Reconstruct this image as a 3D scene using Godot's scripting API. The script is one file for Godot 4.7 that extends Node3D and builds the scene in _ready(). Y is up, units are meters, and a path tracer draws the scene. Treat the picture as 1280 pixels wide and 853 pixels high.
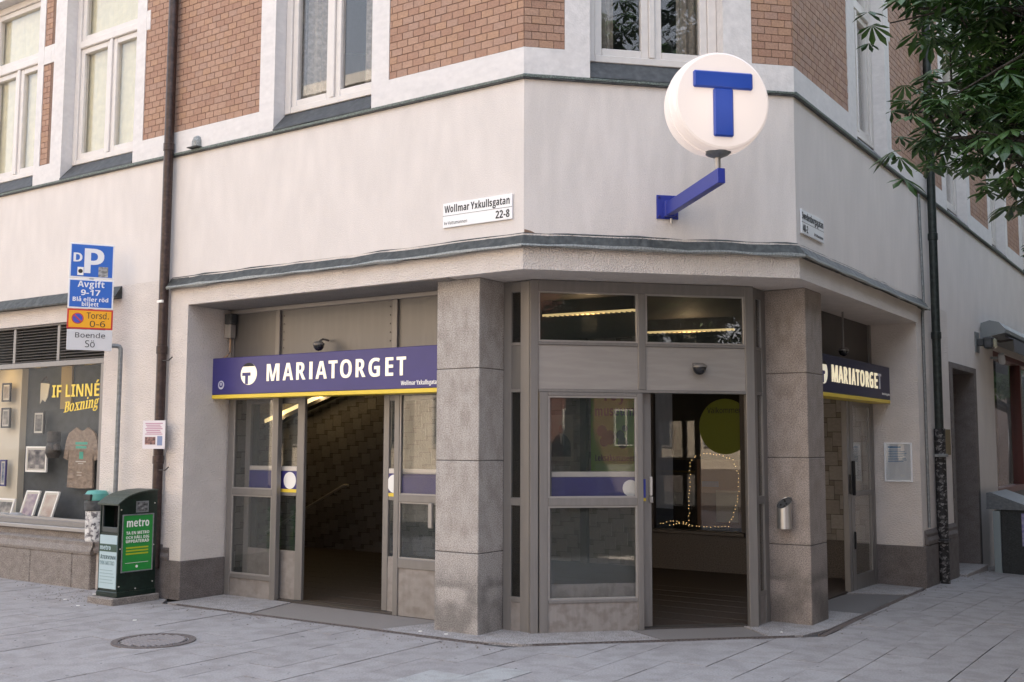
extends Node3D
# Corner building with a metro entrance. x runs along the cut-off corner, z points to the street, y is up, metres.
const S := 0.70710678
const W := 2.763
const TAN := 0.41421356
var FL := Transform3D(Basis(Vector3(S, 0, S), Vector3.UP, Vector3(-S, 0, S)), Vector3.ZERO)
var FC := Transform3D.IDENTITY
var FR := Transform3D(Basis(Vector3(S, 0, -S), Vector3.UP, Vector3(S, 0, S)), Vector3(W, 0, 0))
var M := {}
var taken := {}
var rng := RandomNumberGenerator.new()
var bold: SystemFont
var plain_font: SystemFont
var serif: SystemFont
var building: Node3D
var brick_list := []
var jit := FastNoiseLite.new()

func _ready() -> void:
	rng.seed = 7
	jit.seed = 3
	jit.frequency = 0.9
	# ---- camera, sky, sun, exposure
	var cam := Camera3D.new()
	cam.name = "camera"
	var yaw := 0.1866
	var pitch := 0.0949
	var roll := 0.0033
	var f := Vector3(sin(yaw) * cos(pitch), sin(pitch), -cos(yaw) * cos(pitch))
	var r := Vector3(cos(yaw), 0, sin(yaw))
	var u := r.cross(f)
	var r2 := r * cos(roll) + u * sin(roll)
	var u2 := u * cos(roll) - r * sin(roll)
	cam.transform = Transform3D(Basis(r2, u2, -f), Vector3(-1.9538, 1.835, 9.7699))
	cam.fov = rad_to_deg(2.0 * atan(426.5 / 1337.28))
	cam.near = 0.1
	cam.far = 600.0
	add_child(cam)
	cam.current = true
	var we := WorldEnvironment.new()
	we.name = "world_environment"
	var env := Environment.new()
	env.background_mode = Environment.BG_SKY
	var sky := Sky.new()
	var sm := ProceduralSkyMaterial.new()
	sm.sky_top_color = Color(0.70, 0.75, 0.83)
	sm.sky_horizon_color = Color(0.94, 0.92, 0.91)
	sm.sky_curve = 0.2
	sm.ground_bottom_color = Color(0.3, 0.3, 0.3)
	sm.ground_horizon_color = Color(0.7, 0.72, 0.75)
	sm.sky_energy_multiplier = 0.8
	sky.sky_material = sm
	env.sky = sky
	env.tonemap_mode = Environment.TONE_MAPPER_LINEAR
	env.tonemap_exposure = 5.9
	env.sdfgi_enabled = true
	env.ssao_enabled = true
	env.ssil_enabled = true
	we.environment = env
	add_child(we)
	var sun := DirectionalLight3D.new()
	sun.name = "sun"
	sun.light_energy = 1.6
	sun.light_color = Color(1.0, 0.94, 0.85)
	sun.light_angular_distance = 0.5
	sun.shadow_enabled = true
	sun.look_at_from_position(Vector3(0.34, 1.0, -0.72) * 50.0, Vector3.ZERO)
	add_child(sun)
	materials()
	fonts()
	ground()
	building_shell()
	windows()
	bricks()
	columns()
	screens()
	interior()
	shop()
	right_side()
	surroundings()
	wall_things()
	metro_signs()
	lollipop_sign()
	parking_sign()
	bins()
	tree_near()

# ------------------------------------------------------------------ naming and tagging
func numbered(n: String) -> String:
	if not taken.has(n):
		taken[n] = 0
		return n
	taken[n] += 1
	return "%s_%03d" % [n, taken[n]]

func thing(called: String, label: String, category: String, xf: Transform3D = Transform3D.IDENTITY, group: String = "") -> Node3D:
	var o := Node3D.new()
	o.name = numbered(called)
	add_child(o)
	o.transform = xf
	o.set_meta("label", label)
	o.set_meta("category", category)
	if group != "":
		o.set_meta("group", group)
	return o

func tag(o: Node3D, label: String, category: String, group: String = "") -> Node3D:
	o.set_meta("label", label)
	o.set_meta("category", category)
	if group != "":
		o.set_meta("group", group)
	return o

func put(called: String, mesh: Mesh, mat: Material, parent: Node3D, xf: Transform3D = Transform3D.IDENTITY) -> MeshInstance3D:
	var o := MeshInstance3D.new()
	o.mesh = mesh
	if mat != null:
		o.material_override = mat
	o.name = numbered(called) if parent == self else called
	o.transform = xf
	parent.add_child(o, true)
	return o

func obj(called: String, st: SurfaceTool, mat: Material, parent: Node3D, xf: Transform3D = Transform3D.IDENTITY) -> MeshInstance3D:
	return put(called, st.commit(), mat, parent, xf)

# ------------------------------------------------------------------ shapes
func begin() -> SurfaceTool:
	var st := SurfaceTool.new()
	st.begin(Mesh.PRIMITIVE_TRIANGLES)
	return st

func tri(st: SurfaceTool, a: Vector3, b: Vector3, c: Vector3, out: Vector3) -> void:
	var n := (b - a).cross(c - a)
	if n.length_squared() < 1e-16:
		return
	n = n.normalized()
	if n.dot(out) < 0.0:
		var t := b
		b = c
		c = t
		n = -n
	# front faces run clockwise
	for p in [a, c, b]:
		st.set_normal(n)
		st.add_vertex(p)

func quad(st: SurfaceTool, a: Vector3, b: Vector3, c: Vector3, d: Vector3, out: Vector3) -> void:
	tri(st, a, b, c, out)
	tri(st, a, c, d, out)

func box(st: SurfaceTool, x0: float, y0: float, z0: float, x1: float, y1: float, z1: float, b: float = 0.0) -> void:
	var lo := Vector3(minf(x0, x1), minf(y0, y1), minf(z0, z1))
	var hi := Vector3(maxf(x0, x1), maxf(y0, y1), maxf(z0, z1))
	var c := (lo + hi) * 0.5
	var h := (hi - lo) * 0.5
	b = minf(b, minf(h.x, minf(h.y, h.z)) * 0.9)
	for ax in 3:
		var u := (ax + 1) % 3
		var v := (ax + 2) % 3
		for s in [-1.0, 1.0]:
			var n := Vector3.ZERO
			n[ax] = s
			var q := []
			for k in [[-1, -1], [1, -1], [1, 1], [-1, 1]]:
				var p := Vector3.ZERO
				p[ax] = s * h[ax]
				p[u] = k[0] * (h[u] - b)
				p[v] = k[1] * (h[v] - b)
				q.append(c + p)
			quad(st, q[0], q[1], q[2], q[3], n)
	if b > 0.0:
		for ax in 3:
			var u := (ax + 1) % 3
			var v := (ax + 2) % 3
			for s in [-1.0, 1.0]:
				for t in [-1.0, 1.0]:
					var n := Vector3.ZERO
					n[u] = s
					n[v] = t
					var q := []
					for k in [-1.0, 1.0]:
						var p := Vector3.ZERO
						p[ax] = k * (h[ax] - b)
						p[u] = s * h[u]
						p[v] = t * (h[v] - b)
						var p2 := p
						p2[u] = s * (h[u] - b)
						p2[v] = t * h[v]
						q.append([c + p, c + p2])
					quad(st, q[0][0], q[0][1], q[1][1], q[1][0], n)
		for sx in [-1.0, 1.0]:
			for sy in [-1.0, 1.0]:
				for sz in [-1.0, 1.0]:
					var g := Vector3(sx, sy, sz)
					tri(st, c + Vector3(sx * h.x, sy * (h.y - b), sz * (h.z - b)), c + Vector3(sx * (h.x - b), sy * h.y, sz * (h.z - b)), c + Vector3(sx * (h.x - b), sy * (h.y - b), sz * h.z), g)

func tube(st: SurfaceTool, path: Array, rad: float, n: int = 12, cap: bool = true) -> void:
	var rings := []
	for i in path.size():
		var p: Vector3 = path[i]
		var d: Vector3
		if i == 0:
			d = path[1] - path[0]
		elif i == path.size() - 1:
			d = path[i] - path[i - 1]
		else:
			d = (path[i] - path[i - 1]).normalized() + (path[i + 1] - path[i]).normalized()
		d = d.normalized()
		var up := Vector3.UP if absf(d.y) < 0.9 else Vector3.RIGHT
		var a := d.cross(up).normalized()
		var bb := d.cross(a).normalized()
		var ring := []
		for k in n:
			var an := TAU * k / n
			ring.append([p + (a * cos(an) + bb * sin(an)) * rad, a * cos(an) + bb * sin(an)])
		rings.append(ring)
	for i in rings.size() - 1:
		for k in n:
			var k2 := (k + 1) % n
			smooth_quad(st, rings[i][k], rings[i][k2], rings[i + 1][k2], rings[i + 1][k])
	if cap:
		for e in [0, rings.size() - 1]:
			var c: Vector3 = path[e]
			var od: Vector3 = (path[0] - path[1]) if e == 0 else (path[e] - path[e - 1])
			for k in n:
				tri(st, c, rings[e][k][0], rings[e][(k + 1) % n][0], od)

func smooth_quad(st: SurfaceTool, a: Array, b: Array, c: Array, d: Array) -> void:
	for t in [[a, b, c], [a, c, d]]:
		var n: Vector3 = (t[1][0] - t[0][0]).cross(t[2][0] - t[0][0])
		if n.length_squared() < 1e-16:
			continue
		var o: Array = [t[0], t[1], t[2]] if n.dot(t[0][1] + t[1][1] + t[2][1]) < 0.0 else [t[0], t[2], t[1]]
		for v in o:
			st.set_normal(v[1])
			st.add_vertex(v[0])

func lathe(st: SurfaceTool, prof: Array, n: int = 32, xf: Transform3D = Transform3D.IDENTITY) -> void:
	# prof: [radius, height along y] from bottom to top
	for i in prof.size() - 1:
		var e := Vector2(prof[i + 1][0] - prof[i][0], prof[i + 1][1] - prof[i][1])
		var nn := Vector2(e.y, -e.x).normalized()
		for k in n:
			var q := []
			for w in [[i, k], [i, k + 1], [i + 1, k + 1], [i + 1, k]]:
				var an: float = TAU * w[1] / n
				var pr: Array = prof[w[0]]
				q.append([xf * Vector3(cos(an) * pr[0], pr[1], sin(an) * pr[0]), xf.basis * Vector3(cos(an) * nn.x, nn.y, sin(an) * nn.x)])
			smooth_quad(st, q[0], q[1], q[2], q[3])

func extrude(st: SurfaceTool, poly: PackedVector2Array, z0: float, z1: float, xf: Transform3D = Transform3D.IDENTITY) -> void:
	# polygon in local xy, pulled along z
	var idx := Geometry2D.triangulate_polygon(poly)
	for i in range(0, idx.size(), 3):
		for z in [z0, z1]:
			var o := xf.basis * Vector3(0, 0, 1.0 if z == maxf(z0, z1) else -1.0)
			tri(st, xf * Vector3(poly[idx[i]].x, poly[idx[i]].y, z), xf * Vector3(poly[idx[i + 1]].x, poly[idx[i + 1]].y, z), xf * Vector3(poly[idx[i + 2]].x, poly[idx[i + 2]].y, z), o)
	var cw := Geometry2D.is_polygon_clockwise(poly)
	for i in poly.size():
		var a := poly[i]
		var b := poly[(i + 1) % poly.size()]
		var e := b - a
		var nn := Vector2(e.y, -e.x) if not cw else Vector2(-e.y, e.x)
		quad(st, xf * Vector3(a.x, a.y, z0), xf * Vector3(b.x, b.y, z0), xf * Vector3(b.x, b.y, z1), xf * Vector3(a.x, a.y, z1), xf.basis * Vector3(nn.x, nn.y, 0))

# point on a facade: f = 0 left, 1 corner, 2 right; a runs away from the corner on the wings (mitred at 0 and W)
func fp(f: int, a: float, o: float, y: float) -> Vector3:
	var aa := a
	if f == 1:
		if absf(a) < 1e-4:
			aa = -TAN * o
		elif absf(a - W) < 1e-4:
			aa = W + TAN * o
		return Vector3(aa, y, o)
	if absf(a) < 1e-4:
		aa = -TAN * o
	if f == 0:
		return FL * Vector3(-aa, y, o)
	return FR * Vector3(aa, y, o)

func face_out(f: int) -> Vector3:
	return [Vector3(-S, 0, S), Vector3(0, 0, 1), Vector3(S, 0, S)][f]

# a profile of [o, y] points swept along a facade from a0 to a1
func run(st: SurfaceTool, f: int, a0: float, a1: float, prof: Array, segs: int = 1, wob: float = 0.0) -> void:
	var c := Vector2.ZERO
	var pv := PackedVector2Array()
	for p in prof:
		c += Vector2(p[0], p[1]) / prof.size()
		pv.append(Vector2(p[0], p[1]))
	var cw := Geometry2D.is_polygon_clockwise(pv)
	var out := face_out(f)
	var n := prof.size()
	for s in segs:
		var aa := lerpf(a0, a1, float(s) / segs)
		var ab := lerpf(a0, a1, float(s + 1) / segs)
		for i in n:
			var p: Array = prof[i]
			var q: Array = prof[(i + 1) % n]
			var e := Vector2(q[0] - p[0], q[1] - p[1])
			var nn := Vector2(e.y, -e.x) if not cw else Vector2(-e.y, e.x)
			var wa := [jit.get_noise_2d(aa * 1.7 + f * 31.0, i * 9.0) * wob, jit.get_noise_2d(ab * 1.7 + f * 31.0, i * 9.0) * wob]
			var i2 := (i + 1) % n
			var wb := [jit.get_noise_2d(aa * 1.7 + f * 31.0, i2 * 9.0) * wob, jit.get_noise_2d(ab * 1.7 + f * 31.0, i2 * 9.0) * wob]
			quad(st, fp(f, aa, p[0], p[1] + wa[0]), fp(f, ab, p[0], p[1] + wa[1]), fp(f, ab, q[0], q[1] + wb[1]), fp(f, aa, q[0], q[1] + wb[0]), out * nn.x + Vector3.UP * nn.y)
	var idx := Geometry2D.triangulate_polygon(pv)
	for e in [a0, a1]:
		var od := (fp(f, e, 0, 0) - fp(f, (a0 + a1) * 0.5, 0, 0)).normalized()
		for i in range(0, idx.size(), 3):
			tri(st, fp(f, e, pv[idx[i]].x, pv[idx[i]].y), fp(f, e, pv[idx[i + 1]].x, pv[idx[i + 1]].y), fp(f, e, pv[idx[i + 2]].x, pv[idx[i + 2]].y), od)

func rect(o0: float, y0: float, o1: float, y1: float) -> Array:
	return [[o0, y0], [o1, y0], [o1, y1], [o0, y1]]

func wall(called: String, f: int, a0: float, a1: float, prof: Array, mat: Material, parent: Node3D, segs: int = 1, wob: float = 0.0) -> MeshInstance3D:
	var st := begin()
	run(st, f, a0, a1, prof, segs, wob)
	return obj(called, st, mat, parent)

func frame_of(f: int) -> Transform3D:
	return [FL, FC, FR][f]

# box given by facade coordinates, in the local axes of that facade
func fbox(st: SurfaceTool, f: int, a0: float, a1: float, y0: float, y1: float, o0: float, o1: float, b: float = 0.0) -> void:
	var k := -1.0 if f == 0 else 1.0
	box(st, k * a0, y0, o0, k * a1, y1, o1, b)

func fpart(called: String, f: int, a0: float, a1: float, y0: float, y1: float, o0: float, o1: float, b: float, mat: Material, parent: Node3D) -> MeshInstance3D:
	var st := begin()
	fbox(st, f, a0, a1, y0, y1, o0, o1, b)
	return obj(called, st, mat, parent, frame_of(f) if parent == self or parent == building else Transform3D.IDENTITY)

# ------------------------------------------------------------------ lettering
func fonts() -> void:
	bold = SystemFont.new()
	bold.font_names = PackedStringArray(["Droid Sans"])
	bold.font_weight = 700
	plain_font = SystemFont.new()
	plain_font.font_names = PackedStringArray(["Droid Sans"])
	serif = SystemFont.new()
	serif.font_names = PackedStringArray(["Droid Serif"])
	serif.font_weight = 700

func text(parent: Node3D, s: String, font: Font, x0: float, y0: float, x1: float, y1: float, z: float, depth: float, mat: Material, xf: Transform3D = Transform3D.IDENTITY, called: String = "lettering") -> MeshInstance3D:
	var tm := TextMesh.new()
	tm.text = s
	tm.font = font
	tm.font_size = 48
	tm.pixel_size = 0.01
	tm.depth = maxf(depth, 0.001)
	tm.curve_step = 2.0
	var ab := tm.get_aabb()
	var sx := (x1 - x0) / maxf(ab.size.x, 0.001)
	var sy := (y1 - y0) / maxf(ab.size.y, 0.001)
	var b := Transform3D(Basis.from_scale(Vector3(sx, sy, 1)), Vector3(x0 - ab.position.x * sx, y0 - ab.position.y * sy, z + depth * 0.5))
	return put(called, tm, mat, parent, xf * b)

# ------------------------------------------------------------------ materials
func noise(sd: int, freq: float, lo: Color, hi: Color, oct: int = 4, size: int = 512, kind: int = FastNoiseLite.TYPE_SIMPLEX_SMOOTH, a: float = 0.0, b: float = 1.0) -> NoiseTexture2D:
	var n := FastNoiseLite.new()
	n.seed = sd
	n.noise_type = kind
	n.frequency = freq
	n.fractal_octaves = oct
	var t := NoiseTexture2D.new()
	t.width = size
	t.height = size
	t.seamless = true
	t.noise = n
	var g := Gradient.new()
	g.offsets = PackedFloat32Array([a, b])
	g.colors = PackedColorArray([lo, hi])
	t.color_ramp = g
	return t

func grey(v: float) -> Color:
	return Color(v, v, v)

func lin(r: float, g: float, b: float) -> Color:
	return Color(r, g, b).linear_to_srgb()

func mat(c: Color, rough: float = 0.8, metal: float = 0.0, tex: Texture2D = null, tscale: float = 1.0, bump: Texture2D = null, bscale: float = 0.0) -> StandardMaterial3D:
	var m := StandardMaterial3D.new()
	m.albedo_color = c
	m.roughness = rough
	m.metallic = metal
	if tex != null or bump != null:
		m.uv1_triplanar = true
		m.uv1_world_triplanar = true
		m.uv1_scale = Vector3.ONE * tscale
	if tex != null:
		m.albedo_texture = tex
	if bump != null:
		m.heightmap_enabled = true
		m.heightmap_texture = bump
		m.heightmap_scale = bscale
	return m

func with_detail(m: StandardMaterial3D, tex: Texture2D, tscale: float) -> StandardMaterial3D:
	m.detail_enabled = true
	m.detail_blend_mode = BaseMaterial3D.BLEND_MODE_MUL
	m.detail_albedo = tex
	m.detail_uv_layer = BaseMaterial3D.DETAIL_UV_2
	m.uv2_triplanar = true
	m.uv2_world_triplanar = true
	m.uv2_scale = Vector3.ONE * tscale
	return m

func glass(a: float, tint: Color = Color(0.75, 0.8, 0.78)) -> StandardMaterial3D:
	var m := StandardMaterial3D.new()
	m.transparency = BaseMaterial3D.TRANSPARENCY_ALPHA
	m.albedo_color = Color(tint.r, tint.g, tint.b, a)
	m.roughness = 0.0
	m.metallic_specular = 0.5
	return m

func glow(c: Color, e: float) -> StandardMaterial3D:
	var m := StandardMaterial3D.new()
	m.albedo_color = c
	m.emission_enabled = true
	m.emission = c
	m.emission_energy_multiplier = e
	return m

func materials() -> void:
	var blot := noise(11, 0.006, grey(0.965), grey(1.0), 5, 1024, FastNoiseLite.TYPE_SIMPLEX_SMOOTH, 0.25, 0.75)
	var fine := noise(12, 0.09, grey(0.0), grey(1.0), 3, 512)
	var speck := noise(13, 0.05, grey(0.74), grey(1.0), 3, 1024, FastNoiseLite.TYPE_SIMPLEX_SMOOTH, 0.3, 0.62)
	var streak := noise(14, 0.012, grey(0.8), grey(1.0), 5, 512, FastNoiseLite.TYPE_SIMPLEX_SMOOTH, 0.3, 0.7)
	var dirt := noise(15, 0.009, Color(0.90, 0.89, 0.88), grey(1.0), 6, 1024, FastNoiseLite.TYPE_SIMPLEX_SMOOTH, 0.25, 0.6)
	M.plaster = with_detail(mat(lin(0.755, 0.70, 0.665), 0.92, 0.0, noise(16, 0.12, grey(0.95), grey(1.0), 3, 512), 0.9, noise(52, 0.2, grey(0.0), grey(1.0), 2, 512), 0.32), blot, 0.33)
	M.plaster.uv2_scale = Vector3(0.75, 0.16, 0.75)
	M.rough_plaster = with_detail(mat(lin(0.76, 0.69, 0.64), 0.95, 0.0, noise(17, 0.12, grey(0.9), grey(1.0), 3, 512), 1.1, noise(18, 0.07, grey(0.0), grey(1.0), 3, 512), 1.2), blot, 0.5)
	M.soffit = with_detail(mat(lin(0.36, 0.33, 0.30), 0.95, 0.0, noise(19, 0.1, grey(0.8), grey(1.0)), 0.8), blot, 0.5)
	M.white_stone = with_detail(mat(lin(0.78, 0.75, 0.74), 0.8, 0.0, noise(20, 0.03, grey(0.93), grey(1.0)), 0.8, fine, 0.15), blot, 0.6)
	M.white_paint = mat(lin(0.72, 0.68, 0.65), 0.45, 0.0, noise(21, 0.02, grey(0.95), grey(1.0)), 0.7)
	M.mortar = mat(lin(0.31, 0.20, 0.15), 0.95, 0.0, noise(22, 0.08, grey(0.7), grey(1.0)), 1.2, fine, 0.4)
	M.brick = []
	var bt := noise(23, 0.05, grey(0.82), grey(1.0), 4, 512)
	for c in [[0.47, 0.285, 0.20], [0.45, 0.265, 0.185], [0.50, 0.31, 0.22], [0.46, 0.29, 0.215], [0.43, 0.25, 0.175], [0.49, 0.295, 0.195]]:
		M.brick.append(mat(lin(c[0], c[1], c[2]), 0.78, 0.0, bt, 1.3, fine, 0.12))
	M.stone = with_detail(with_bump(mat(lin(0.51, 0.465, 0.43), 0.72, 0.0, speck, 1.4), fine, 0.12), dirt, 0.45)
	M.stone_warm = with_detail(with_bump(mat(lin(0.37, 0.315, 0.28), 0.72, 0.0, speck, 1.4), fine, 0.12), dirt, 0.5)
	var grime := noise(51, 0.004, grey(0.72), grey(0.97), 6, 512, FastNoiseLite.TYPE_SIMPLEX_SMOOTH, 0.22, 0.6)
	for q in [["stone_foot", M.stone], ["stone_warm_foot", M.stone_warm]]:
		var fm: StandardMaterial3D = q[1].duplicate()
		fm.detail_albedo = grime
		fm.uv2_scale = Vector3(1.5, 1.05, 1.5)
		M[q[0]] = fm
	for k in ["stone", "stone_warm"]:
		M[k].uv2_scale = Vector3(0.9, 0.4, 0.9)
	M.joint = mat(lin(0.06, 0.055, 0.05), 0.95)
	M.plinth = with_detail(mat(lin(0.19, 0.165, 0.155), 0.8, 0.0, speck, 1.2, fine, 0.3), dirt, 0.7)
	M.base_stone = with_detail(mat(lin(0.30, 0.265, 0.24), 0.85, 0.0, speck, 1.0, fine, 0.5), dirt, 0.9)
	M.flash = with_detail(mat(lin(0.115, 0.12, 0.112), 0.6, 0.15, noise(24, 0.02, grey(0.5), grey(1.0), 5), 1.1, noise(25, 0.012, grey(0.0), grey(1.0), 3), 1.6), streak, 1.7)
	M.flash_dark = with_detail(mat(lin(0.10, 0.105, 0.11), 0.6, 0.1, noise(26, 0.02, grey(0.7), grey(1.0), 5), 1.1), streak, 1.7)
	M.verdigris = mat(lin(0.30, 0.37, 0.35), 0.6, 0.15, noise(27, 0.05, grey(0.45), grey(1.0), 5), 1.5)
	M.lip = mat(lin(0.42, 0.44, 0.43), 0.5, 0.2, noise(28, 0.05, grey(0.6), grey(1.0), 5), 1.5)
	M.metal = brushed(lin(0.24, 0.226, 0.216), 0.42, 0.45)
	M.metal_light = brushed(lin(0.38, 0.355, 0.335), 0.4, 0.45)
	M.metal_light.uv1_scale = Vector3(0.3, 2.4, 0.3)
	M.metal_panel = brushed(lin(0.18, 0.172, 0.165), 0.4, 0.45)
	M.metal_dark = brushed(lin(0.10, 0.09, 0.085), 0.5, 0.5)
	M.kick = with_detail(brushed(lin(0.33, 0.305, 0.29), 0.45, 0.4), dirt, 0.8)
	M.rail = mat(lin(0.62, 0.58, 0.54), 0.4, 0.3)
	M.black = mat(lin(0.012, 0.012, 0.013), 0.4)
	M.rubber = mat(lin(0.02, 0.02, 0.02), 0.7)
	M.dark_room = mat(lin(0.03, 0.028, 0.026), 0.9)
	M.glass = glass(0.05, Color(0.2, 0.22, 0.22))
	M.glass_shop = glass(0.03, Color(0.1, 0.11, 0.11))
	M.glass_shop.metallic_specular = 0.2
	M.glass_door = glass(0.12, Color(0.3, 0.33, 0.32))
	M.glass_dark = glass(0.35, Color(0.12, 0.13, 0.12))
	M.blind = mat(lin(0.84, 0.79, 0.55), 0.9, 0.0, noise(29, 0.02, grey(0.9), grey(1.0)), 0.7)
	M.blind.backlight_enabled = true
	M.blind.backlight = Color(0.5, 0.45, 0.3)
	M.curtain = mat(lin(0.45, 0.40, 0.33), 0.95, 0.0, noise(30, 0.03, grey(0.7), grey(1.0)), 0.9)
	M.navy = mat(lin(0.045, 0.04, 0.19), 0.35, 0.0, noise(31, 0.01, grey(0.93), grey(1.0)), 0.7)
	M.navy_bright = mat(lin(0.03, 0.045, 0.30), 0.35)
	M.sign_yellow = mat(lin(0.80, 0.58, 0.06), 0.4)
	M.sign_white = mat(lin(0.88, 0.86, 0.82), 0.4)
	M.letter = glow(Color(1.0, 0.96, 0.86), 0.07)
	M.letter_bright = glow(Color(1.0, 0.94, 0.80), 0.095)
	M.letter_off = mat(lin(0.72, 0.70, 0.76), 0.5)
	M.enamel = mat(lin(0.82, 0.83, 0.85), 0.25)
	M.ink = mat(lin(0.02, 0.02, 0.022), 0.6)
	M.ink_soft = mat(lin(0.10, 0.10, 0.11), 0.6)
	M.brown_pipe = with_detail(mat(lin(0.085, 0.05, 0.045), 0.38, 0.2, noise(32, 0.03, grey(0.6), grey(1.0)), 1.1), streak, 1.4)
	M.green_pipe = with_detail(mat(lin(0.04, 0.055, 0.05), 0.5, 0.2, noise(33, 0.03, grey(0.55), grey(1.0)), 1.1), streak, 1.4)
	M.black_pipe = mat(Color(1, 1, 1), 0.6, 0.0, noise(34, 0.014, Color(0.09, 0.09, 0.1), Color(0.5, 0.49, 0.49), 5, 512, FastNoiseLite.TYPE_SIMPLEX_SMOOTH, 0.68, 0.72), 1.8)
	M.zinc = mat(lin(0.30, 0.32, 0.33), 0.45, 0.5, noise(35, 0.03, grey(0.75), grey(1.0)), 1.2)
	M.asphalt = with_detail(mat(lin(0.075, 0.073, 0.075), 0.95, 0.0, noise(36, 0.2, grey(0.7), grey(1.0)), 0.6, fine, 0.5), blot, 0.2)
	M.slab = []
	var st2 := noise(37, 0.1, grey(0.86), grey(1.0), 3, 512)
	for v in [0.0, 0.008, -0.01, 0.014, -0.016]:
		M.slab.append(with_detail(mat(lin(0.375 + v, 0.35 + v, 0.345 + v), 0.93, 0.0, st2, 0.8, fine, 0.35), dirt_soft(), 0.37))
	M.slab_light = [with_detail(mat(lin(0.62, 0.61, 0.60), 0.9, 0.0, noise(38, 0.22, grey(0.6), grey(1.0), 2), 1.0, fine, 0.4), dirt_soft(), 0.5)]
	M.slab_joint = mat(lin(0.07, 0.065, 0.065), 1.0)
	M.apron = with_detail(mat(lin(0.42, 0.39, 0.38), 0.9, 0.0, speck, 1.0, fine, 0.3), dirt_soft(), 0.6)
	M.iron = mat(lin(0.20, 0.165, 0.155), 0.75, 0.0, noise(39, 0.06, grey(0.6), grey(1.0)), 1.2)
	M.matting = mat(lin(0.40, 0.375, 0.365), 0.9, 0.0, noise(40, 0.06, grey(0.7), grey(1.0)), 1.2)
	M.floor = mat(lin(0.085, 0.06, 0.046), 0.7, 0.0, noise(41, 0.05, grey(0.7), grey(1.0)), 1.0)
	M.tile = []
	for v in [0.0, 0.04, -0.04]:
		M.tile.append(mat(lin(0.33 + v, 0.305 + v, 0.28 + v), 0.35, 0.0, noise(42, 0.04, grey(0.85), grey(1.0)), 1.0))
	M.tile_small = mat(lin(0.19, 0.165, 0.145), 0.4)
	M.grout = mat(lin(0.07, 0.06, 0.055), 0.9)
	M.dado = mat(lin(0.14, 0.12, 0.105), 0.7, 0.0, speck, 1.0)
	M.bin_green = with_detail(mat(lin(0.012, 0.032, 0.022), 0.35, 0.1, noise(43, 0.03, grey(0.75), grey(1.0)), 1.1), streak, 1.9)
	M.poster_green = mat(lin(0.02, 0.26, 0.045), 0.4)
	M.pale_blue = mat(lin(0.38, 0.50, 0.54), 0.5)
	M.wood_dark = mat(lin(0.05, 0.022, 0.016), 0.5)

var _ds: Texture2D
func dirt_soft() -> Texture2D:
	if _ds == null:
		_ds = noise(44, 0.008, Color(0.93, 0.925, 0.92), grey(1.0), 6, 1024, FastNoiseLite.TYPE_SIMPLEX_SMOOTH, 0.25, 0.6)
	return _ds

func with_bump(m: StandardMaterial3D, t: Texture2D, s: float) -> StandardMaterial3D:
	m.heightmap_enabled = true
	m.heightmap_texture = t
	m.heightmap_scale = s
	return m

var _brush: Texture2D
func brushed(c: Color, rough: float, metal: float) -> StandardMaterial3D:
	if _brush == null:
		_brush = noise(50, 0.012, grey(0.965), grey(1.0), 5, 512, FastNoiseLite.TYPE_SIMPLEX_SMOOTH, 0.3, 0.7)
	var m := mat(c, rough, metal, _brush, 0.9)
	m.uv1_scale = Vector3(2.6, 0.22, 2.6)
	return m

# ------------------------------------------------------------------ ground
func gy(x: float) -> float:
	if x <= 3.0:
		return 0.0
	if x <= 9.0:
		return -0.0048 * (x - 3.0) * (x - 3.0)
	return -0.1728 - 0.0576 * (x - 9.0)

func lpt(t: float, o: float) -> Vector2:      # left frame to world xz
	return Vector2(-t * S - o * S, -t * S + o * S)
func rpt(t: float, o: float) -> Vector2:
	return Vector2(W + t * S + o * S, -t * S + o * S)

func prism(st: SurfaceTool, poly: PackedVector2Array, top: float, depth: float) -> void:
	var idx := Geometry2D.triangulate_polygon(poly)
	for i in range(0, idx.size(), 3):
		var v := []
		for k in 3:
			var p := poly[idx[i + k]]
			v.append(Vector3(p.x, gy(p.x) + top, p.y))
		tri(st, v[0], v[1], v[2], Vector3.UP)
	var cw := Geometry2D.is_polygon_clockwise(poly)
	for i in poly.size():
		var a := poly[i]
		var b := poly[(i + 1) % poly.size()]
		var e := b - a
		var nn := Vector2(e.y, -e.x) if not cw else Vector2(-e.y, e.x)
		quad(st, Vector3(a.x, gy(a.x) + top, a.y), Vector3(b.x, gy(b.x) + top, b.y), Vector3(b.x, gy(b.x) + top - depth, b.y), Vector3(a.x, gy(a.x) + top - depth, a.y), Vector3(nn.x, 0, nn.y))

func chamfered_slab(poly: PackedVector2Array, top: float) -> SurfaceTool:
	var st := begin()
	var inner := Geometry2D.offset_polygon(poly, -0.0006)
	if inner.is_empty():
		return null
	var pl: PackedVector2Array = inner[0]
	prism(st, pl, top, 0.06)
	return st

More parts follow.
